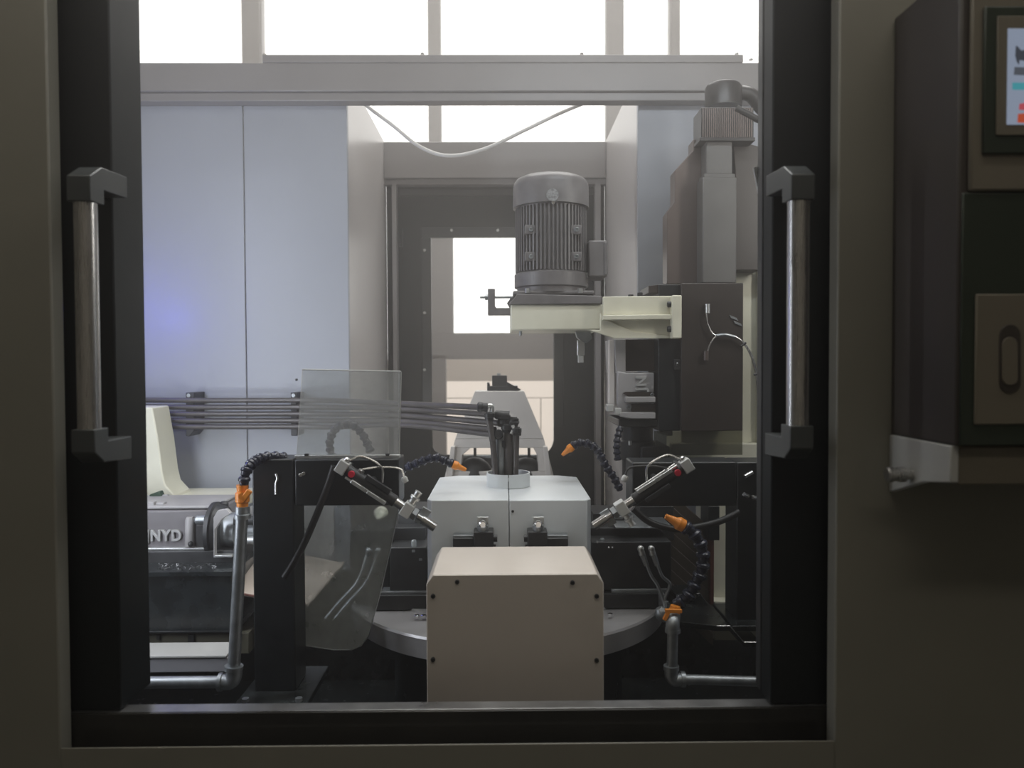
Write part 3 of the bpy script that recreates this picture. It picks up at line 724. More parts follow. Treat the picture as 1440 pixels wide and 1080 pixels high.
bs = thing('ball_screw_housing', (W(1010, 398, 2.1).x, 2.2, W(1010, 398, 2.1).z), 'grey stepped ball screw housing above the dark slide cover', 'housing')
YG = 2.06
hsm = mat('housing_paint', (0.12, 0.116, 0.11), 0.4, 0, 0.06, 14)
link('lower_housing', B().bp(988, 249, 1036, 398, YG, YG + .16), hsm, bs, .003)
link('middle_band', B().bp(990, 244, 1034, 250, YG + .004, YG + .15), hsm, bs, .002)
link('upper_housing', B().bp(993, 198, 1030, 245, YG + .01, YG + .13), hsm, bs, .003)
link('side_fairing', B().pp([(975, 196), (990, 196), (990, 399), (938, 399), (938, 300), (949, 284), (949, 240), (975, 211)], YG + .06, YG + .12), brownp, bs, .002)
link('rear_cover', B().pp([(1030, 196), (1068, 206), (1070, 380), (1034, 380), (1034, 240)], YG + .05, YG + .18), darkbrown, bs, .002)
sm = thing('servo_motor', (W(1019, 198, 2.12).x, 2.2, W(1019, 198, 2.1).z), 'finned servo motor with round cap on top of the ball screw housing', 'motor')
link('servo_body', B().bp(986, 151, 1060, 196, YG, YG + .085), servom, sm, .002)
link('servo_flange', B().bp(984, 193, 1062, 198, YG - .003, YG + .088), servom, sm, .001)
k = 0
f0 = None
for i in range(24):
    px = 988 + i * 2.95
    if f0 is None: f0 = link('cooling_fin', B().bp(px, 152, px + 1.5, 193, YG - .002, YG + .02), brownp, sm); xb_ = px
    else:
        f_ = f0.copy(); COL.objects.link(f_); f_.location.x += S(px - xb_, YG)
cc = W(1017, 150, YG + .09)
link('encoder_cap', B().lathe((cc.x, cc.y, W(1017, 152, cc.y).z), (cc.x, cc.y, W(1017, 118, cc.y).z), [(0, .050), (.8, .050), (.92, .046), (1, .036)], 36), servom, sm)
link('connector', B().tube([W(1040, 130, cc.y), W(1056, 134, cc.y), W(1070, 150, cc.y), W(1085, 165, cc.y)], .020, 14), servom, sm)
link('signal_cable', B().tube([W(1035, 152, YG), W(1050, 160, YG), W(1066, 168, YG), W(1082, 172, YG)], .009, 12), rubber, sm)

# ================================================================== PIPE CLUSTER + LONG TUBES
clY = 2.35
clampL = thing('tube_clamp', W(413, 583, clY), 'black tube clamp beside the frosted panel, right one of two', 'tube clamp')
link('clamp_bar', B().bp(409, 552, 418, 613, clY - .012, YB), castblk, clampL, .002)
link('clamp_bolt', hexbolt(W(413, 556, clY - .012), (0, -1, 0), .006, .005), galv, clampL)
clampR = thing('tube_clamp', W(266, 583, clY), 'black tube clamp on the lavender panel, left one of two', 'tube clamp')
link('clamp_bar', B().pp([(261, 552), (273, 552), (273, 606), (266, 614), (261, 613)], clY - .012, YB), castblk, clampR, .002)
link('clamp_bolt', hexbolt(W(266, 556, clY - .012), (0, -1, 0), .006, .005), galv, clampR)
ends = [((566, 567.5), (684, 573), 1.93), ((566, 575), (702, 583.5), 1.95), ((566, 584), (704, 595), 1.95), ((566, 592), (696, 604), 1.96), ((566, 597.5), (690, 610.5), 1.97)]
lefty = [563, 572.5, 582, 591.5, 600]
desc = ['uppermost', 'second from the top', 'middle', 'second from the bottom', 'lowest']
for i, (midp, e, Ye) in enumerate(ends):
    y0 = lefty[i]
    Yt = clY - .022
    pts = [W(60, y0 - 2, Yt), W(266, y0, Yt), W(413, y0, Yt), W(470, y0 + .5, Yt - .03), W(midp[0], midp[1], 2.17), W(e[0], e[1], Ye)]
    o = link('coolant_tube', B().tube(pts, .0078, 12, 8), tubem)
    tag(o, 'long steel coolant tube, %s of the five running to the collar' % desc[i], 'tube', 'five tubes from the left wall')
nz = thing('pipe_cluster', rc + Vector((0, 0, .004)), 'cluster of upright pipes with elbows standing in the round collar', 'pipes')
def vpipe(x0, y0, x1, y1, Y, r, m=tubem, nm='pipe'):
    link(nm, B().tube([W(x0, y0, Y), W((x0 + x1) / 2, (y0 + y1) / 2, Y + .002), W(x1, y1, Y)], r, 12), m, nz)
zb_ = 671
vpipe(687, 585, 693, 620, 1.93, .0085); vpipe(693, 620, 697.5, zb_, 1.93, .0080)
link('cylinder', B().lathe(W(704, zb_, 1.955), W(704, 612, 1.955), [(0, .0165), (1, .0165)], 20), galv, nz)
link('cylinder', B().lathe(W(715, zb_, 1.945), W(715, 600, 1.945), [(0, .0115), (1, .0115)], 20), tubem, nz)
vpipe(726.5, 604, 725, zb_, 1.94, .0075)
vpipe(720, 600, 721, zb_, 1.96, .0065, alu)
for x, y, Y in [(688, 583, 1.93), (708, 592, 1.945), (712, 600, 1.94), (726, 604, 1.935), (722, 590, 1.945)]:
    link('elbow', B().lathe(W(x, y + 8, Y), W(x, y - 4, Y), [(0, .011), (.3, .011), (.35, .0135), (.8, .0135), (.85, .010), (1, .009)], 14), castblk, nz)
link('tube_nut', B().lathe(W(671, 572, 1.93), W(686, 573, 1.93), [(0, .009), (.1, .0125), (.45, .0125), (.5, .011), (1, .011)], 14), castblk, nz)
link('tube_nut', B().lathe(W(696, 583, 1.94), W(716, 585, 1.94), [(0, .009), (.1, .0115), (.6, .0115), (1, .013)], 14), castblk, nz)
link('elbow_loop', B().tube([W(685, 571, 1.93), W(691, 571, 1.93), W(692, 577, 1.93), W(690, 586, 1.93)], .006, 10), alu, nz)
link('tee_block', B().bp(700, 584, 718, 600, 1.935, 1.96), castblk, nz, .002)
link('tee_block', B().pp([(716, 593), (731, 593), (728, 599), (728, 602), (716, 602)], 1.93, 1.95), castblk, nz, .002)
link('tee_block', B().bp(722, 603, 733, 613, 1.925, 1.945), castblk, nz, .002)
link('round_boss', B().lathe(W(701, 611, 1.925), W(701, 611, 1.95), [(0, .010), (.2, .013), (1, .013)], 18), castblk, nz)
link('relief_tab', B().bp(706, 620, 710, 629, 1.930, 1.938), castblk, nz)
link('white_tape', B().tube([W(721, 598, 1.93), W(722, 603, 1.93), W(719, 610, 1.93)], .004, 8), whiteb, nz)

# drooping white cable under the beam
o = link('drooping_cable', B().tube([W(505, 132, 2.46), W(515, 148, 2.46), W(552, 176, 2.46), W(590, 206, 2.46), W(630, 219, 2.46), W(680, 210, 2.46), W(740, 182, 2.46), (W(790, 158, 2.46)), W(842, 137, 2.46), W(850, 134, 2.46)], .0058, 12), whitec)
tag(o, 'thin white cable drooping below the cross beam', 'cable')

# ================================================================== BLACK BEAMS EITHER SIDE
YL0 = 1.66
lb = thing('support_frame', (W(385, 975, YL0).x, YL0 + .05, W(385, 975, YL0).z), 'black angled support frame carrying the left probe and frosted panel', 'support frame')
link('post', B().bp(356, 646, 414, 972, YL0, YL0 + .09), blackp, lb, .003)
link('beam', B().bp(414.5, 646, 561, 711, YL0, YL0 + .09), blackp, lb, .003)
link('foot_plate', B().box(W(330, 975, YL0 - .06).x, W(432, 975, YL0 - .06).x, YL0 - .08, YL0 + .14, W(385, 972, YL0).z - .014, W(385, 972, YL0).z), oilblk, lb, .002)
for px, py in [(423, 668), (427, 666)]:
    link('screw', capbolt(W(px, py, YL0), (0, -1, 0), .004, .003, 8), steel, lb)
link('coolant_drip', B().tube([W(388, 666, YL0 - .001), W(390, 673, YL0 - .001), W(388, 680, YL0 - .001), W(388, 695, YL0 - .001)], .0025, 8), alu, lb)
for px in (345, 420):
    p = W(px, 968, YL0 - .05); link('foot_bolt', hexbolt(Vector((p.x, p.y, W(385, 972, YL0).z)), (0, 0, 1), .008, .007), galv, lb)
YR0 = 1.70
rb = thing('support_frame', (W(1056, 885, YR0).x, YR0 + .05, W(1056, 885, YR0).z), 'black angled support frame carrying the right probe beside the door', 'support frame')
link('post', B().bp(1036, 650, 1100, 884, YR0, YR0 + .09), blackp, rb, .003)
link('beam', B().bp(889, 650, 1035.5, 712, YR0, YR0 + .09), blackp, rb, .003)
for (a, b, c, d) in [(1047, 670, 1058, 664), (1046, 695, 1052, 698), (1058, 699, 1066, 701)]:
    link('frame_screw', B().cyl(W(a, b, YR0 - .008), W(c, d, YR0 - .002), .0045, n=10), steel, rb)
link('foot_plate', B().bp(1030, 880, 1100, 888, YR0 - .04, YR0 + .12), oilblk, rb, .002)
sb = thing('step_bracket', W(1010, 890, 1.68), 'dark bent sheet bracket with a bright edge under the right post', 'bracket')
ptsb = [(955, 874), (1008, 880), (1026, 880), (1046, 903), (1070, 903)]
q = [W(a, b, 1.66) for a, b in ptsb]
link('bent_sheet', B().prism([(v.x, v.z) for v in q] + [(v.x, v.z - .012) for v in reversed(q)], 'y', 1.66, 1.80), oilblk, sb, .001)
link('bright_edge', B().tube([v + Vector((0, -.001, 0)) for v in q[1:]], .0013, 6, smooth=False), steel, sb)

# frosted acrylic panel on the left beam
fp = thing('frosted_panel', W(490, 645, 1.69), 'square frosted acrylic guard panel standing on the left black beam', 'panel')
link('acrylic_sheet', B().pp([(417, 641), (425, 520), (564, 523), (561, 641)], 1.700, 1.704), acr_up, fp)
link('sheet_edge', B().tube([W(425, 519.5, 1.702), W(564, 522.5, 1.702)], .0016, 6, smooth=False), whiteb, fp)
link('sheet_edge', B().tube([W(564, 523, 1.702), W(561, 641, 1.702)], .0016, 6, smooth=False), whiteb, fp)
link('clamp_strip', B().bp(414, 640, 562, 646, 1.685, 1.700), alu, fp, .001)
for px in (431, 545):
    link('strip_bolt', hexbolt(W(px, 641, 1.687), (0, 0, 1), .005, .005), castblk, fp)
lp = thing('hanging_guard', W(480, 910, 1.72), 'large smoky acrylic guard with rounded lower corners hanging under the left beam', 'panel')
YK = 1.765
link('acrylic_sheet', B().pp([(404, 705), (561, 705), (555, 745), (536, 830), (518, 895), (508, 908), (494, 914), (470, 914), (415, 906), (407, 900), (404, 890)], YK, YK + .004), acr_lo, lp)
link('sheet_edge', B().tube([W(a, b, YK) for a, b in [(561, 711), (555, 745), (536, 830), (518, 895), (508, 908), (494, 914), (470, 914), (415, 906), (407, 900)]], .0013, 6, smooth=False), alu, lp)
link('sheet_edge', B().tube([W(561, 523, YK), W(561, 711, YK)], .0013, 6, smooth=False), alu, lp)

# ================================================================== PROBES (diagonal air cylinders)
def probe(sx, label, hose):
    """built in the left pose along photo points, mirrored for the right one"""
    Yp = 1.60
    A = (lambda x, y: W(x, y, Yp)) if sx < 0 else (lambda x, y: W(1447 - x * 1.0, y - 2, Yp + .02))
    t = thing('air_probe', A(540, 700), label, 'air cylinder')
    def seg(nm, p, q, prof, m, n=20): return link(nm, B().lathe(A(*p), A(*q), prof, n), m, t)
    a, b = A(472, 650), A(612, 742)
    ax = (b - a).normalized(); up = Vector((0, -1, 0)); sd = ax.cross(up).normalized()
    def on(tt, off=0, dy=0): return a + (b - a) * tt + sd * off + up * dy
    def blk(nm, tt, off, dy, half, m, bev=.001): return link(nm, B().obox(on(tt, off, dy), (ax, sd, up), half), m, t, bev)
    g = 1
    h = 1 if sx < 0 else -1
    blk('end_cap', .07, 0, 0, (.011, .014, .014), whiteb, .002)
    link('cushion_screw', B().lathe(on(.17, 0, .010), on(.17, 0, .017), [(0, .0075), (1, .0065)], 14), redp, t)
    link('body_barrel', B().lathe(on(.11), on(.60), [(0, .0125), (1, .0125)], 18), castblk, t)
    for dy in (.010, -.010):
        link('tie_rod', B().cyl(on(.14, .013 * g, dy), on(.54, .013 * g, dy), .0028, n=8), alu, t)
    blk('sensor', .28, .012 * g, .012, (.020, .004, .004), alu)
    blk('sensor', .40, -.013 * g, .010, (.030, .005, .006), castblk)
    blk('sensor_rail', .45, .012 * g, .012, (.022, .004, .004), alu)
    link('chrome_rod', B().lathe(on(.53), on(.76), [(0, .0095), (1, .0095)], 20), chrome, t)
    blk('guide_block', .72, 0, 0, (.011, .015, .015), whiteb, .002)
    link('clamp_stub', B().lathe(on(.72, -.012 * g), on(.72, -.044 * g) + ax * .0, [(0, .008), (.4, .008), (.45, .011), (.6, .011), (.65, .007), (1, .008)], 16), alu, t)
    link('lock_nut', B().cyl(on(.77), on(.81), .014, n=6), galv, t)
    link('bracket_tail', B().obox(on(.86, -.004 * g, -.01), (ax, sd, up), (.010, .018, .004)), galv, t, .001)
    link('nozzle_tip', B().lathe(on(.82), on(1.0), [(0, .0065), (.25, .0065), (.27, .010), (1, .010)], 20), chrome, t)
    # fittings and air lines
    for tt, o_ in ((.07, -.022), (.22, -.018)):
        link('air_fitting', B().lathe(on(tt, 0), on(tt, o_ * h), [(0, .005), (.5, .005), (.55, .007), (.9, .007), (1, .004)], 12), steel, t)
    link('air_line', B().tube([on(.09, -.020 * h), on(.16, -.040 * h, -.005), on(.34, -.044 * h), on(.42, -.018 * h)], .0024, 8), steel, t)
    link('air_line', B().tube([on(.22, -.018 * h), on(.33, -.040 * h, -.01), on(.48, -.060 * h, -.01), on(.56, -.050 * h)], .0024, 8), steel if sx < 0 else rubber, t)
    link('flow_valve', B().lathe(on(.54, -.052 * h), on(.585, -.046 * h), [(0, .005), (.3, .007), (1, .006)], 12), whiteb, t)
    link('support_stud', B().cyl(on(.33, 0, 0), on(.33, 0, 0) + Vector((0, YL0 - Yp if sx < 0 else YR0 - Yp - .02, 0)), .008, n=12), castblk, t)
    link('support_stud', B().cyl(on(.1, 0, 0), on(.1, 0, 0) + Vector((0, YL0 - Yp if sx < 0 else YR0 - Yp - .02, 0)), .006, n=12), castblk, t)
    return t
probe(-1, 'silver air probe slanting down to the right, on the left beam', 0)
probe(1, 'silver air probe slanting down to the left, on the right beam', 0)
o = link('black_hose', B().tube([W(470, 655, YL0 - .012), W(462, 680, YL0 - .012), W(450, 712, YL0 - .012), W(432, 755, YL0 - .008), W(413, 792, YL0 - .012), W(400, 812, YL0 - .012)], .0075, 12), rubber)
tag(o, 'black rubber hose hanging down from the left probe', 'hose')
o = link('black_hose', B().tube([W(890, 715, YR0 - .02), W(915, 735, YR0 - .02), W(950, 744, YR0 - .02), W(985, 740, YR0 - .02), W(1015, 732, YR0 - .02), W(1040, 720, YR0 - .02)], .0075, 12), rubber)
tag(o, 'black rubber hose sagging below the right probe to the post', 'hose')

# ================================================================== SEGMENTED COOLANT HOSES
seg_me = None
def loc_line(name, pts, r, label, tip=None, start=None, tipcol=orange, gcol=segblk):
    """ball-and-socket hose; every segment is a part sharing one mesh"""
    P = spline([Vector(p) for p in pts], 24)
    L_ = [0]
    for i in range(1, len(P)): L_.append(L_[-1] + (P[i] - P[i-1]).length)
    step_ = r * 1.55; nseg = max(2, int(L_[-1] / step_))
    t = thing(name, P[0], label, 'hose', 'segmented coolant hoses')
    prof = [(0, .55), (.08, .72), (.45, .78), (.55, 1.0), (.80, 1.0), (.95, .80), (1.0, .55)]
    mb_ = B().lathe((0, 0, 0), (0, 0, step_ * 1.02), [(a, b * r) for a, b in prof], 12)
    me = bpy.data.meshes.new('segment'); me.from_pydata(mb_.v, [], mb_.f); me.shade_smooth(); me.set_sharp_from_angle(angle=R(35)); me.materials.append(gcol)
    def at(s):
        for i in range(1, len(P)):
            if L_[i] >= s: return P[i-1].lerp(P[i], (s - L_[i-1]) / max(1e-9, L_[i] - L_[i-1]))
        return P[-1]
    for k_ in range(nseg):
        a, b = at(k_ * step_), at((k_ + 1) * step_); d = (b - a).normalized()
        o_ = bpy.data.objects.new('segment', me); COL.objects.link(o_); o_.parent = t
        o_.location = a - t.location; o_.rotation_mode = 'QUATERNION'; o_.rotation_quaternion = d.to_track_quat('Z', 'Y')
    e = at(nseg * step_); d = (e - at((nseg - .5) * step_)).normalized()
    if tip: link('nozzle', B().lathe(e, e + d * tip, [(0, r * .9), (.3, r * .95), (.45, r * .65), (1, r * .35)], 16), tipcol, t)
    return t
# behind frosted panel
loc_line('coolant_hose', [W(470, 648, 1.80), W(463, 625, 1.80), (W(472, 602, 1.80)), W(492, 596, 1.80), W(508, 608, 1.80), W(520, 632, 1.80), W(522, 645, 1.80)], .011, 'arched dark segmented hose blurred behind the frosted panel')
loc_line('coolant_hose', [W(560, 662, 1.86), W(585, 652, 1.86), W(612, 643, 1.86), W(630, 650, 1.86), W(644, 656, 1.86)], .0115, 'dark segmented hose with orange nozzle at the left edge of the grey cover', tip=.035)
loc_line('coolant_hose', [W(872, 690, 1.98), W(866, 676, 1.98), W(850, 652, 1.98), W(838, 630, 1.98), W(815, 622, 1.98), W(798, 634, 1.98)], .0115, 'dark arched segmented hose with orange nozzle right of the pale pedestal', tip=.035)
loc_line('coolant_hose', [W(872, 600, 2.02), W(867, 625, 2.0), W(869, 650, 1.99)], .010, 'short dark segmented hose hanging beside the black spindle nose')
loc_line('coolant_hose', [W(948, 850, 1.66), W(966, 842, 1.65), W(975, 825, 1.65), W(988, 800, 1.65), W(988, 772, 1.65), W(974, 748, 1.65), W(950, 734, 1.65)], .0155, 'large blue-black segmented hose rising from the right pipe with orange nozzle', tip=.045)
tag(link('orange_nozzle', B().lathe(W(944, 731, 1.65), W(925, 733, 1.64), [(0, .016), (.5, .014), (1, .006)], 14), orange), 'orange nozzle end pointing left under the right beam', 'nozzle') if False else None
# left: up over the beam from the orange valve
loc_line('coolant_hose', [W(343, 683, 1.60), W(345, 664, 1.60), W(354, 652, 1.62), W(368, 644, 1.66), W(385, 642, 1.68), W(402, 644, 1.70), W(414, 645, 1.71)], .0125, 'short blue-black segmented hose climbing from the orange valve over the left beam')
Yv = 1.60
ov = thing('orange_valve', W(341, 712, Yv), 'orange plastic shut-off valve on top of the left vertical pipe', 'valve')
link('valve_body', B().lathe(W(341, 713, Yv), W(341, 682, Yv), [(0, .0115), (.2, .012), (.25, .0145), (.65, .0145), (.7, .011), (1, .0125)], 16), orange, ov)
link('valve_lever', B().obox(W(346, 697, Yv - .014), ((.6, 0, .8), (.8, 0, -.6), (0, 1, 0)), (.014, .006, .004)), orange, ov, .002)
link('valve_boss', B().cyl(W(341, 698, Yv - .018), W(341, 698, Yv), .008, n=12), orange, ov)
# left pipe
pl = thing('coolant_pipe', W(330, 958, Yv), 'grey galvanised pipe rising from an elbow to the orange valve, at left', 'pipe')
link('pipe_collar', B().lathe(W(341, 729, Yv), W(341, 712, Yv), [(0, .017), (.35, .017), (.4, .0145), (1, .0145)], 18), galv, pl)
link('vertical_pipe', B().cyl(W(329, 940, Yv), W(340, 728, Yv), .0125, .0125, 20), galv, pl)
link('elbow', B().tube([W(329, 936, Yv), W(329, 950, Yv), W(324, 958, Yv), W(312, 959, Yv)], .0165, 16), galv, pl)
link('elbow_rim', B().cyl(W(328.5, 942, Yv), W(329, 936, Yv), .019, n=18).cyl(W(313, 959, Yv), W(308, 959, Yv), .019, n=18), galv, pl)
link('horizontal_pipe', B().cyl(W(312, 959, Yv), W(60, 961, Yv), .0125, n=20), galv, pl)
# right pipe
YV = 1.62
pr = thing('coolant_pipe', W(945, 958, YV), 'grey galvanised pipe with two elbows running to the right door', 'pipe')
link('horizontal_pipe', B().cyl(W(958, 955, YV), W(1120, 960, YV), .0105, n=20), galv, pr)
link('elbow', B().tube([W(944, 942, YV), W(944, 950, YV), W(949, 956, YV), W(958, 955, YV)], .0140, 16), galv, pr)
link('elbow_rim', B().cyl(W(944, 936, YV), W(944, 942, YV), .0165, n=18).cyl(W(957, 955, YV), W(963, 955, YV), .0165, n=18), galv, pr)
link('vertical_pipe', B().cyl(W(945, 940, YV), W(946, 884, YV), .0115, n=20), galv, pr)
link('upper_elbow', B().tube([W(946, 888, YV), W(946, 876, YV), W(947, 866, YV + .02)], .0150, 16), galv, pr)
link('elbow_rim', B().cyl(W(946, 889, YV), W(946, 884, YV), .0165, n=18), galv, pr)
ov2 = thing('orange_valve', W(947, 862, YV + .02), 'orange plastic valve with flat lever on the right pipe elbow', 'valve')
link('valve_body', B().lathe(W(947, 868, YV + .02), W(950, 852, YV + .02), [(0, .012), (.5, .013), (1, .011)], 14), orange, ov2)
link('valve_lever', B().obox(W(947, 859, YV), ((1, 0, -.02), (0, 0, 1), (0, 1, 0)), (.018, .004, .004)).obox(W(937, 866, YV), ((.5, 0, 1), (1, 0, -.5), (0, 1, 0)), (.010, .004, .004)), orange, ov2, .001)

# ================================================================== LEFT POWER HEAD
YHl = 1.95
ph = thing('power_head', (W(255, 772, YHl).x, 2.05, W(255, 800, YHl).z), 'horizontal grey spindle head with raised lettering and black flange at left', 'spindle head')
zt_ = W(255, 718, YHl).z; zbm = W(255, 772, YHl).z
xl, xr = W(90, 745, YHl).x, W(305, 745, YHl).x
greyd = mat('dark_grey_head_paint', (0.15, 0.14, 0.145), 0.42, 0, 0.10, 16, 0.1)
link('housing', B().prism([(YHl, zbm), (YHl, zt_), (YHl + .19, zt_ + .002), (YHl + .19, zbm)], 'x', xl, xr), greyd, ph, .004)
link('housing_lid', B().box(xl, xr - .01, YHl + .01, YHl + .18, zt_ + .002, zt_ + .010), greyp, ph, .003)
link('front_rib', B().bp(272, 738, 294, 772, YHl - .012, YHl), greyp, ph, .003) if False else None
link('cylinder_boss', B().lathe(W(267, 768, YHl - .004), W(267, 727, YHl - .004), [(0, .0115), (.9, .0115), (1, .008)], 18), greyp, ph)
link('boss_nut', B().sphere(W(268, 765, YHl - .014), .007), castblk, ph)
link('slot', B().bp(275, 740, 287, 772, YHl - .004, YHl), rubber, ph, .001)
link('cap', B().lathe(W(274, 731, YHl - .006), W(289, 731, YHl - .006), [(0, .007), (.2, .012), (1, .012)], 16), galv, ph)
link('base_lip', B().bp(70, 771, 300, 774, YHl - .012, YHl + .1), alu, ph, .001)
link('flange', B().lathe(W(300, 745, YHl + .03), W(318, 745, YHl + .03), [(0, .072), (.3, .072), (.4, .066), (1, .060)], 40), castblk, ph)
link('flange_yoke', B().pp([(300, 728), (306, 718), (318, 716), (324, 722), (312, 730), (302, 745), (302, 783), (300, 783)], YHl - .05, YHl - .035), greyp, ph, .001)
link('flange_yoke', B().bp(300, 781, 326, 784, YHl - .05, YHl - .03), alu, ph, .001)
link('spindle_nose', B().lathe(W(318, 745, YHl + .03), W(375, 745, YHl + .03), [(0, .045), (.3, .045), (.32, .032), (1, .032)], 32), galv, ph)
link('nose_ring', B().lathe(W(330, 732, YHl - .02), W(360, 732, YHl - .02), [(0, .012), (1, .012)], 16), castblk, ph)
link('nose_sleeve', B().lathe(W(333, 760, YHl - .01), W(375, 760, YHl - .01), [(0, .010), (1, .010)], 16), alu, ph)
for a, b, r_ in [(299, 711, .010), (315, 709, .012), (240, 712, .008)]:
    link('top_knob', B().lathe(W(a, b + 5, YHl + .06), W(a, b - 4, YHl + .06), [(0, r_), (.7, r_), (1, r_ * .6)], 14), castblk if a != 240 else greyp, ph)
link('lifting_plate', B().bp(215, 707, 230, 716, YHl + .03, YHl + .05).bp(205, 706, 216, 717, YHl + .02, YHl + .04), greyp, ph, .002)
letters('JNYD', S(21.5, YHl), .006, W(206.5, 760, YHl - .001), (math.pi / 2, 0, 0), letm, ph, 0.90)
# base of the head with chips, dark tank below
bt = thing('head_base', (W(260, 800, 1.9).x, 2.0, 0.46), 'black oily machine base with metal chips below the lettered head', 'machine base')
link('base_top', B().bp(60, 775, 335, 793, YHl - .03, YHl + .2), castblk, bt, .003)
link('chip_tray', B().box(W(60, 800, 1.84).x, W(330, 800, 1.84).x, 1.83, 2.2, W(260, 803, 1.84).z - .01, W(260, 803, 1.84).z), oilblk, bt)
link('tank', B().bp(60, 806, 326, 889, 1.85, 2.2), oilblk, bt, .003)
link('tank_lip', B().bp(60, 888, 330, 891, 1.84, 2.2), blackp, bt, .001)
link('olive_panel', B().bp(60, 891, 350, 921, 1.86, 2.2), olive, bt, .002)
link('panel_clip', B().bp(264, 893, 272, 908, 1.853, 1.86), rubber, bt)
link('panel_clip', B().bp(220, 893, 224, 900, 1.853, 1.86), rubber, bt)
ch = B()
for i in range(60):
    px = random.uniform(222, 305); Yc = random.uniform(1.85, 1.91); z_ = W(260, 803, 1.84).z
    p = W(px, 800, Yc); a = random.uniform(0, 3.14); l_ = random.uniform(.001, .006)
    ch.obox((p.x, Yc, z_ + .002), ((math.cos(a), math.sin(a), .2), (-math.sin(a), math.cos(a), 0), (0, 0, 1)), (l_, .0009, .0008))
ch.obox((W(255, 800, 1.86).x, 1.86, W(260, 803, 1.84).z + .004), ((1, .3, .5), (0, 1, 0), (-.5, 0, 1)), (.012, .003, .0008))
o = link('metal_chips', ch, chrome); tag(o, 'scattered bright metal chips on the black tray under the lettered head', 'metal chips', kind='stuff')
cb = thing('cable_channel', (W(270, 945, 1.72).x, 1.74, W(270, 945, 1.72).z), 'pale sheet metal channel behind the lower left pipe', 'channel')
link('channel_face', B().bp(60, 926, 322, 947, 1.72, 1.78), alu if False else mat('channel_paint', (0.34, 0.34, 0.36), 0.4, 0.2, 0.05, 8), cb, .003)
link('channel_top', B().bp(60, 923, 318, 926, 1.715, 1.80), whiteb, cb, .001)
# cream casting at far left, with rail
cl = thing('rear_casting', (W(215, 700, 2.28).x, 2.3, W(215, 716, 2.25).z), 'cream cast column with flared foot behind the lettered head', 'machine column')
link('casting_column', B().pp([(120, 573), (214, 573), (222, 618), (228, 665), (232, 682), (246, 697), (246, 702), (120, 702)], 2.19, 2.30), cream, cl, .004)
link('casting_rail', B().bp(120, 699, 342, 715, 2.2, 2.36), cream, cl, .003)
for px in (276, 288, 330):
    p = W(px, 701, 2.19); link('rail_bolt', hexbolt(p, (0, 0, 1), .008, .008), galv, cl)
lsw = thing('rotary_switch', W(224, 702, 2.12), 'small dark green knob in front of the cream casting at left', 'knob')
link('knob_cap', B().obox(W(221, 697, 2.12), ((1, 0, .35), (-.35, 0, 1), (0, 1, 0)), (.016, .010, .012)), mat('dark_green_plastic', (0.02, 0.05, 0.025), .4), lsw, .004)
link('knob_tab', B().bp(227, 696, 236, 699, 2.115, 2.125), greyp, lsw, .001)
link('knob_stem', B().bp(219, 701, 225, 712, 2.11, 2.13), greyp, lsw, .001)
# slanted metal chute behind the guard
chu = thing('chip_chute', W(410, 850, 1.9), 'slanting beige metal chute sheet behind the left post and guard', 'chute')
A_, B_, C_, D_ = W(340, 835, 1.86), W(430, 852, 1.86), W(482, 792, 2.12), W(350, 762, 2.12)
def sheet(pts, th=.004):
    n_ = (pts[1] - pts[0]).cross(pts[2] - pts[0]).normalized() * th
    n = len(pts)
    return B().add(list(pts) + [p - n_ for p in pts], [tuple(range(n)), tuple(range(n, 2*n))[::-1]] + [(i, i+n, (i+1) % n + n, (i+1) % n) for i in range(n)])
chutem = mat('chute_paint', (0.50, 0.43, 0.37), 0.32, 0.1, 0.06, 10, dirt=(.3, .26, .22), dirt_amt=.4)
link('chute_sheet', sheet([A_, B_, C_, D_]), chutem, chu)
link('chute_rim', B().tube([B_, C_], .006, 8), chutem, chu)
link('chute_rim', B().tube([A_, B_], .003, 8), redbrown, chu)
link('chute_wall', B().bp(352, 712, 470, 790, 2.14, 2.15), greyp, chu)
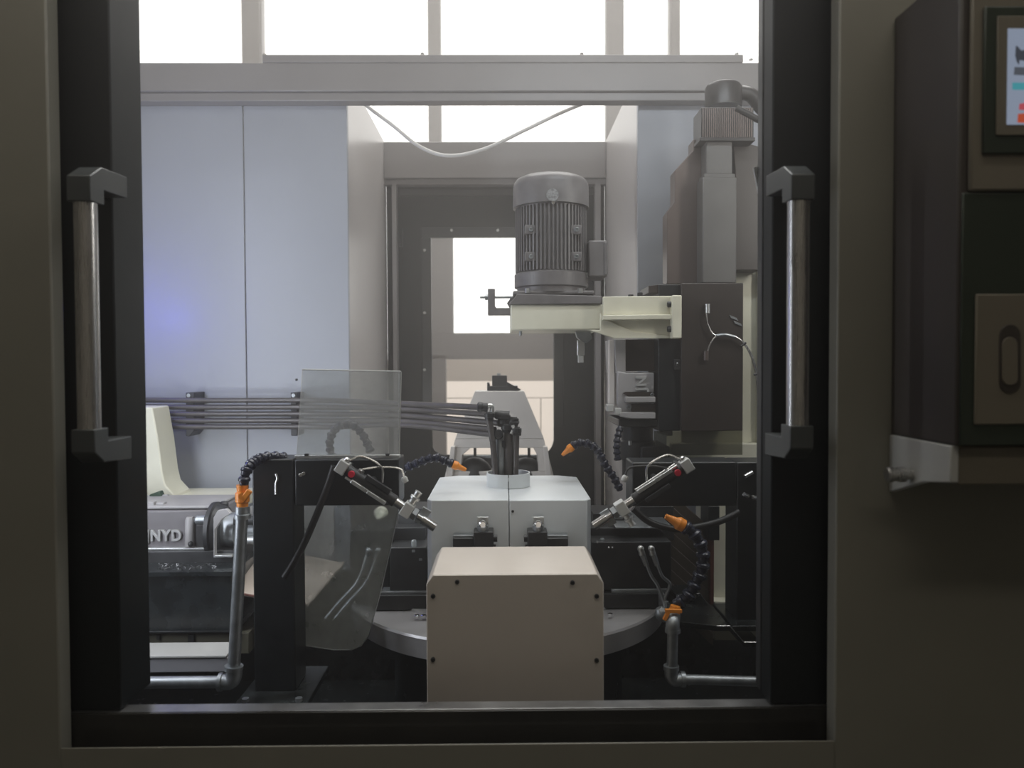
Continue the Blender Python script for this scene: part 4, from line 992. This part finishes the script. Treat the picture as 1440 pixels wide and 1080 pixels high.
# brass / olive items seen through the guard
gi = thing('guard_fixture', W(510, 790, 1.95), 'dark fixture block seen through the smoky guard', 'fixture')
link('block', B().bp(492, 745, 520, 850, 1.90, 2.05).bp(520, 745, 548, 833, 1.90, 2.05), castblk, gi, .003)
for dx in (0, 13):
    link('hose_head', B().sphere(W(519 + dx, 775, 1.88), .010).cyl(W(519 + dx, 775, 1.88), W(512 + dx, 800, 1.88), .007, n=10), galv, gi)
    link('braided_hose', B().tube([W(512 + dx, 798, 1.88), W(500 + dx, 822, 1.88), W(478 + dx, 846, 1.87), W(458 + dx, 870, 1.86)], .005, 8), galv, gi)
link('brass_boss', B().sphere(W(536, 722, 1.90), .018), cream, gi)

# ================================================================== RIGHT: RIBBED WAY COVER
wc = thing('way_cover', W(975, 830, 2.1), 'brown ribbed telescopic way cover slanting down beside the cream column', 'way cover')
ribm = mat('rib_brown', (0.085, 0.070, 0.055), .35, .3, .15, 12)
# stepped plates sliding under one another, running down to the right and away
prev = None
x0_, x1_ = W(944, 760, 2.0).x, W(1001, 760, 2.0).x
na = 9
for i in range(na):
    # each plate: a slanted strip, edges parallel to the photo's diagonal ribs
    yA = 690 + i * 18
    pts = [W(940, yA, 2.06 - i * .004), W(1002, yA + 56, 2.06 - i * .004), W(1002, yA + 73, 2.06 - i * .004), W(940, yA + 17, 2.06 - i * .004)]
    link('cover_plate', sheet(pts, .006), ribm, wc, .0008)
    link('wiper_edge', B().tube([pts[0] + Vector((0, -.002, 0)), pts[1] + Vector((0, -.002, 0))], .0012, 6, smooth=False), brownp, wc)
link('red_edge', B().bp(999, 740, 1004, 850, 2.02, 2.12), redbrown, wc, .001)
link('cover_frame', B().bp(996, 712, 1012, 760, 2.0, 2.08), blackp, wc, .002)
link('guide_foot', B().pp([(950, 836), (985, 834), (1010, 870), (1008, 882), (975, 876)], 1.95, 2.1), oilblk, wc, .002)

bpy.context.view_layer.update()

# ================================================================== OIL MIST in the hall air
hz = bpy.data.materials.new('oil_mist'); hz.use_nodes = True; nt = hz.node_tree; nt.nodes.remove(nt.nodes['Principled BSDF'])
vsn = nt.nodes.new('ShaderNodeVolumeScatter'); vsn.inputs['Color'].default_value = (1.0, 0.94, 0.90, 1)
vsn.inputs['Density'].default_value = 0.12; vsn.inputs['Anisotropy'].default_value = 0.65
nt.links.new(vsn.outputs[0], nt.nodes['Material Output'].inputs['Volume'])
mist = link('oil_mist', B().box(-5.95, 5.95, 0.85, 4.40, 0.05, 4.80), None, None, smooth=False)
mist.data.materials.append(hz)
tag(mist, 'thin whitish oil mist hanging in the air of the hall and machine', 'mist', kind='stuff')
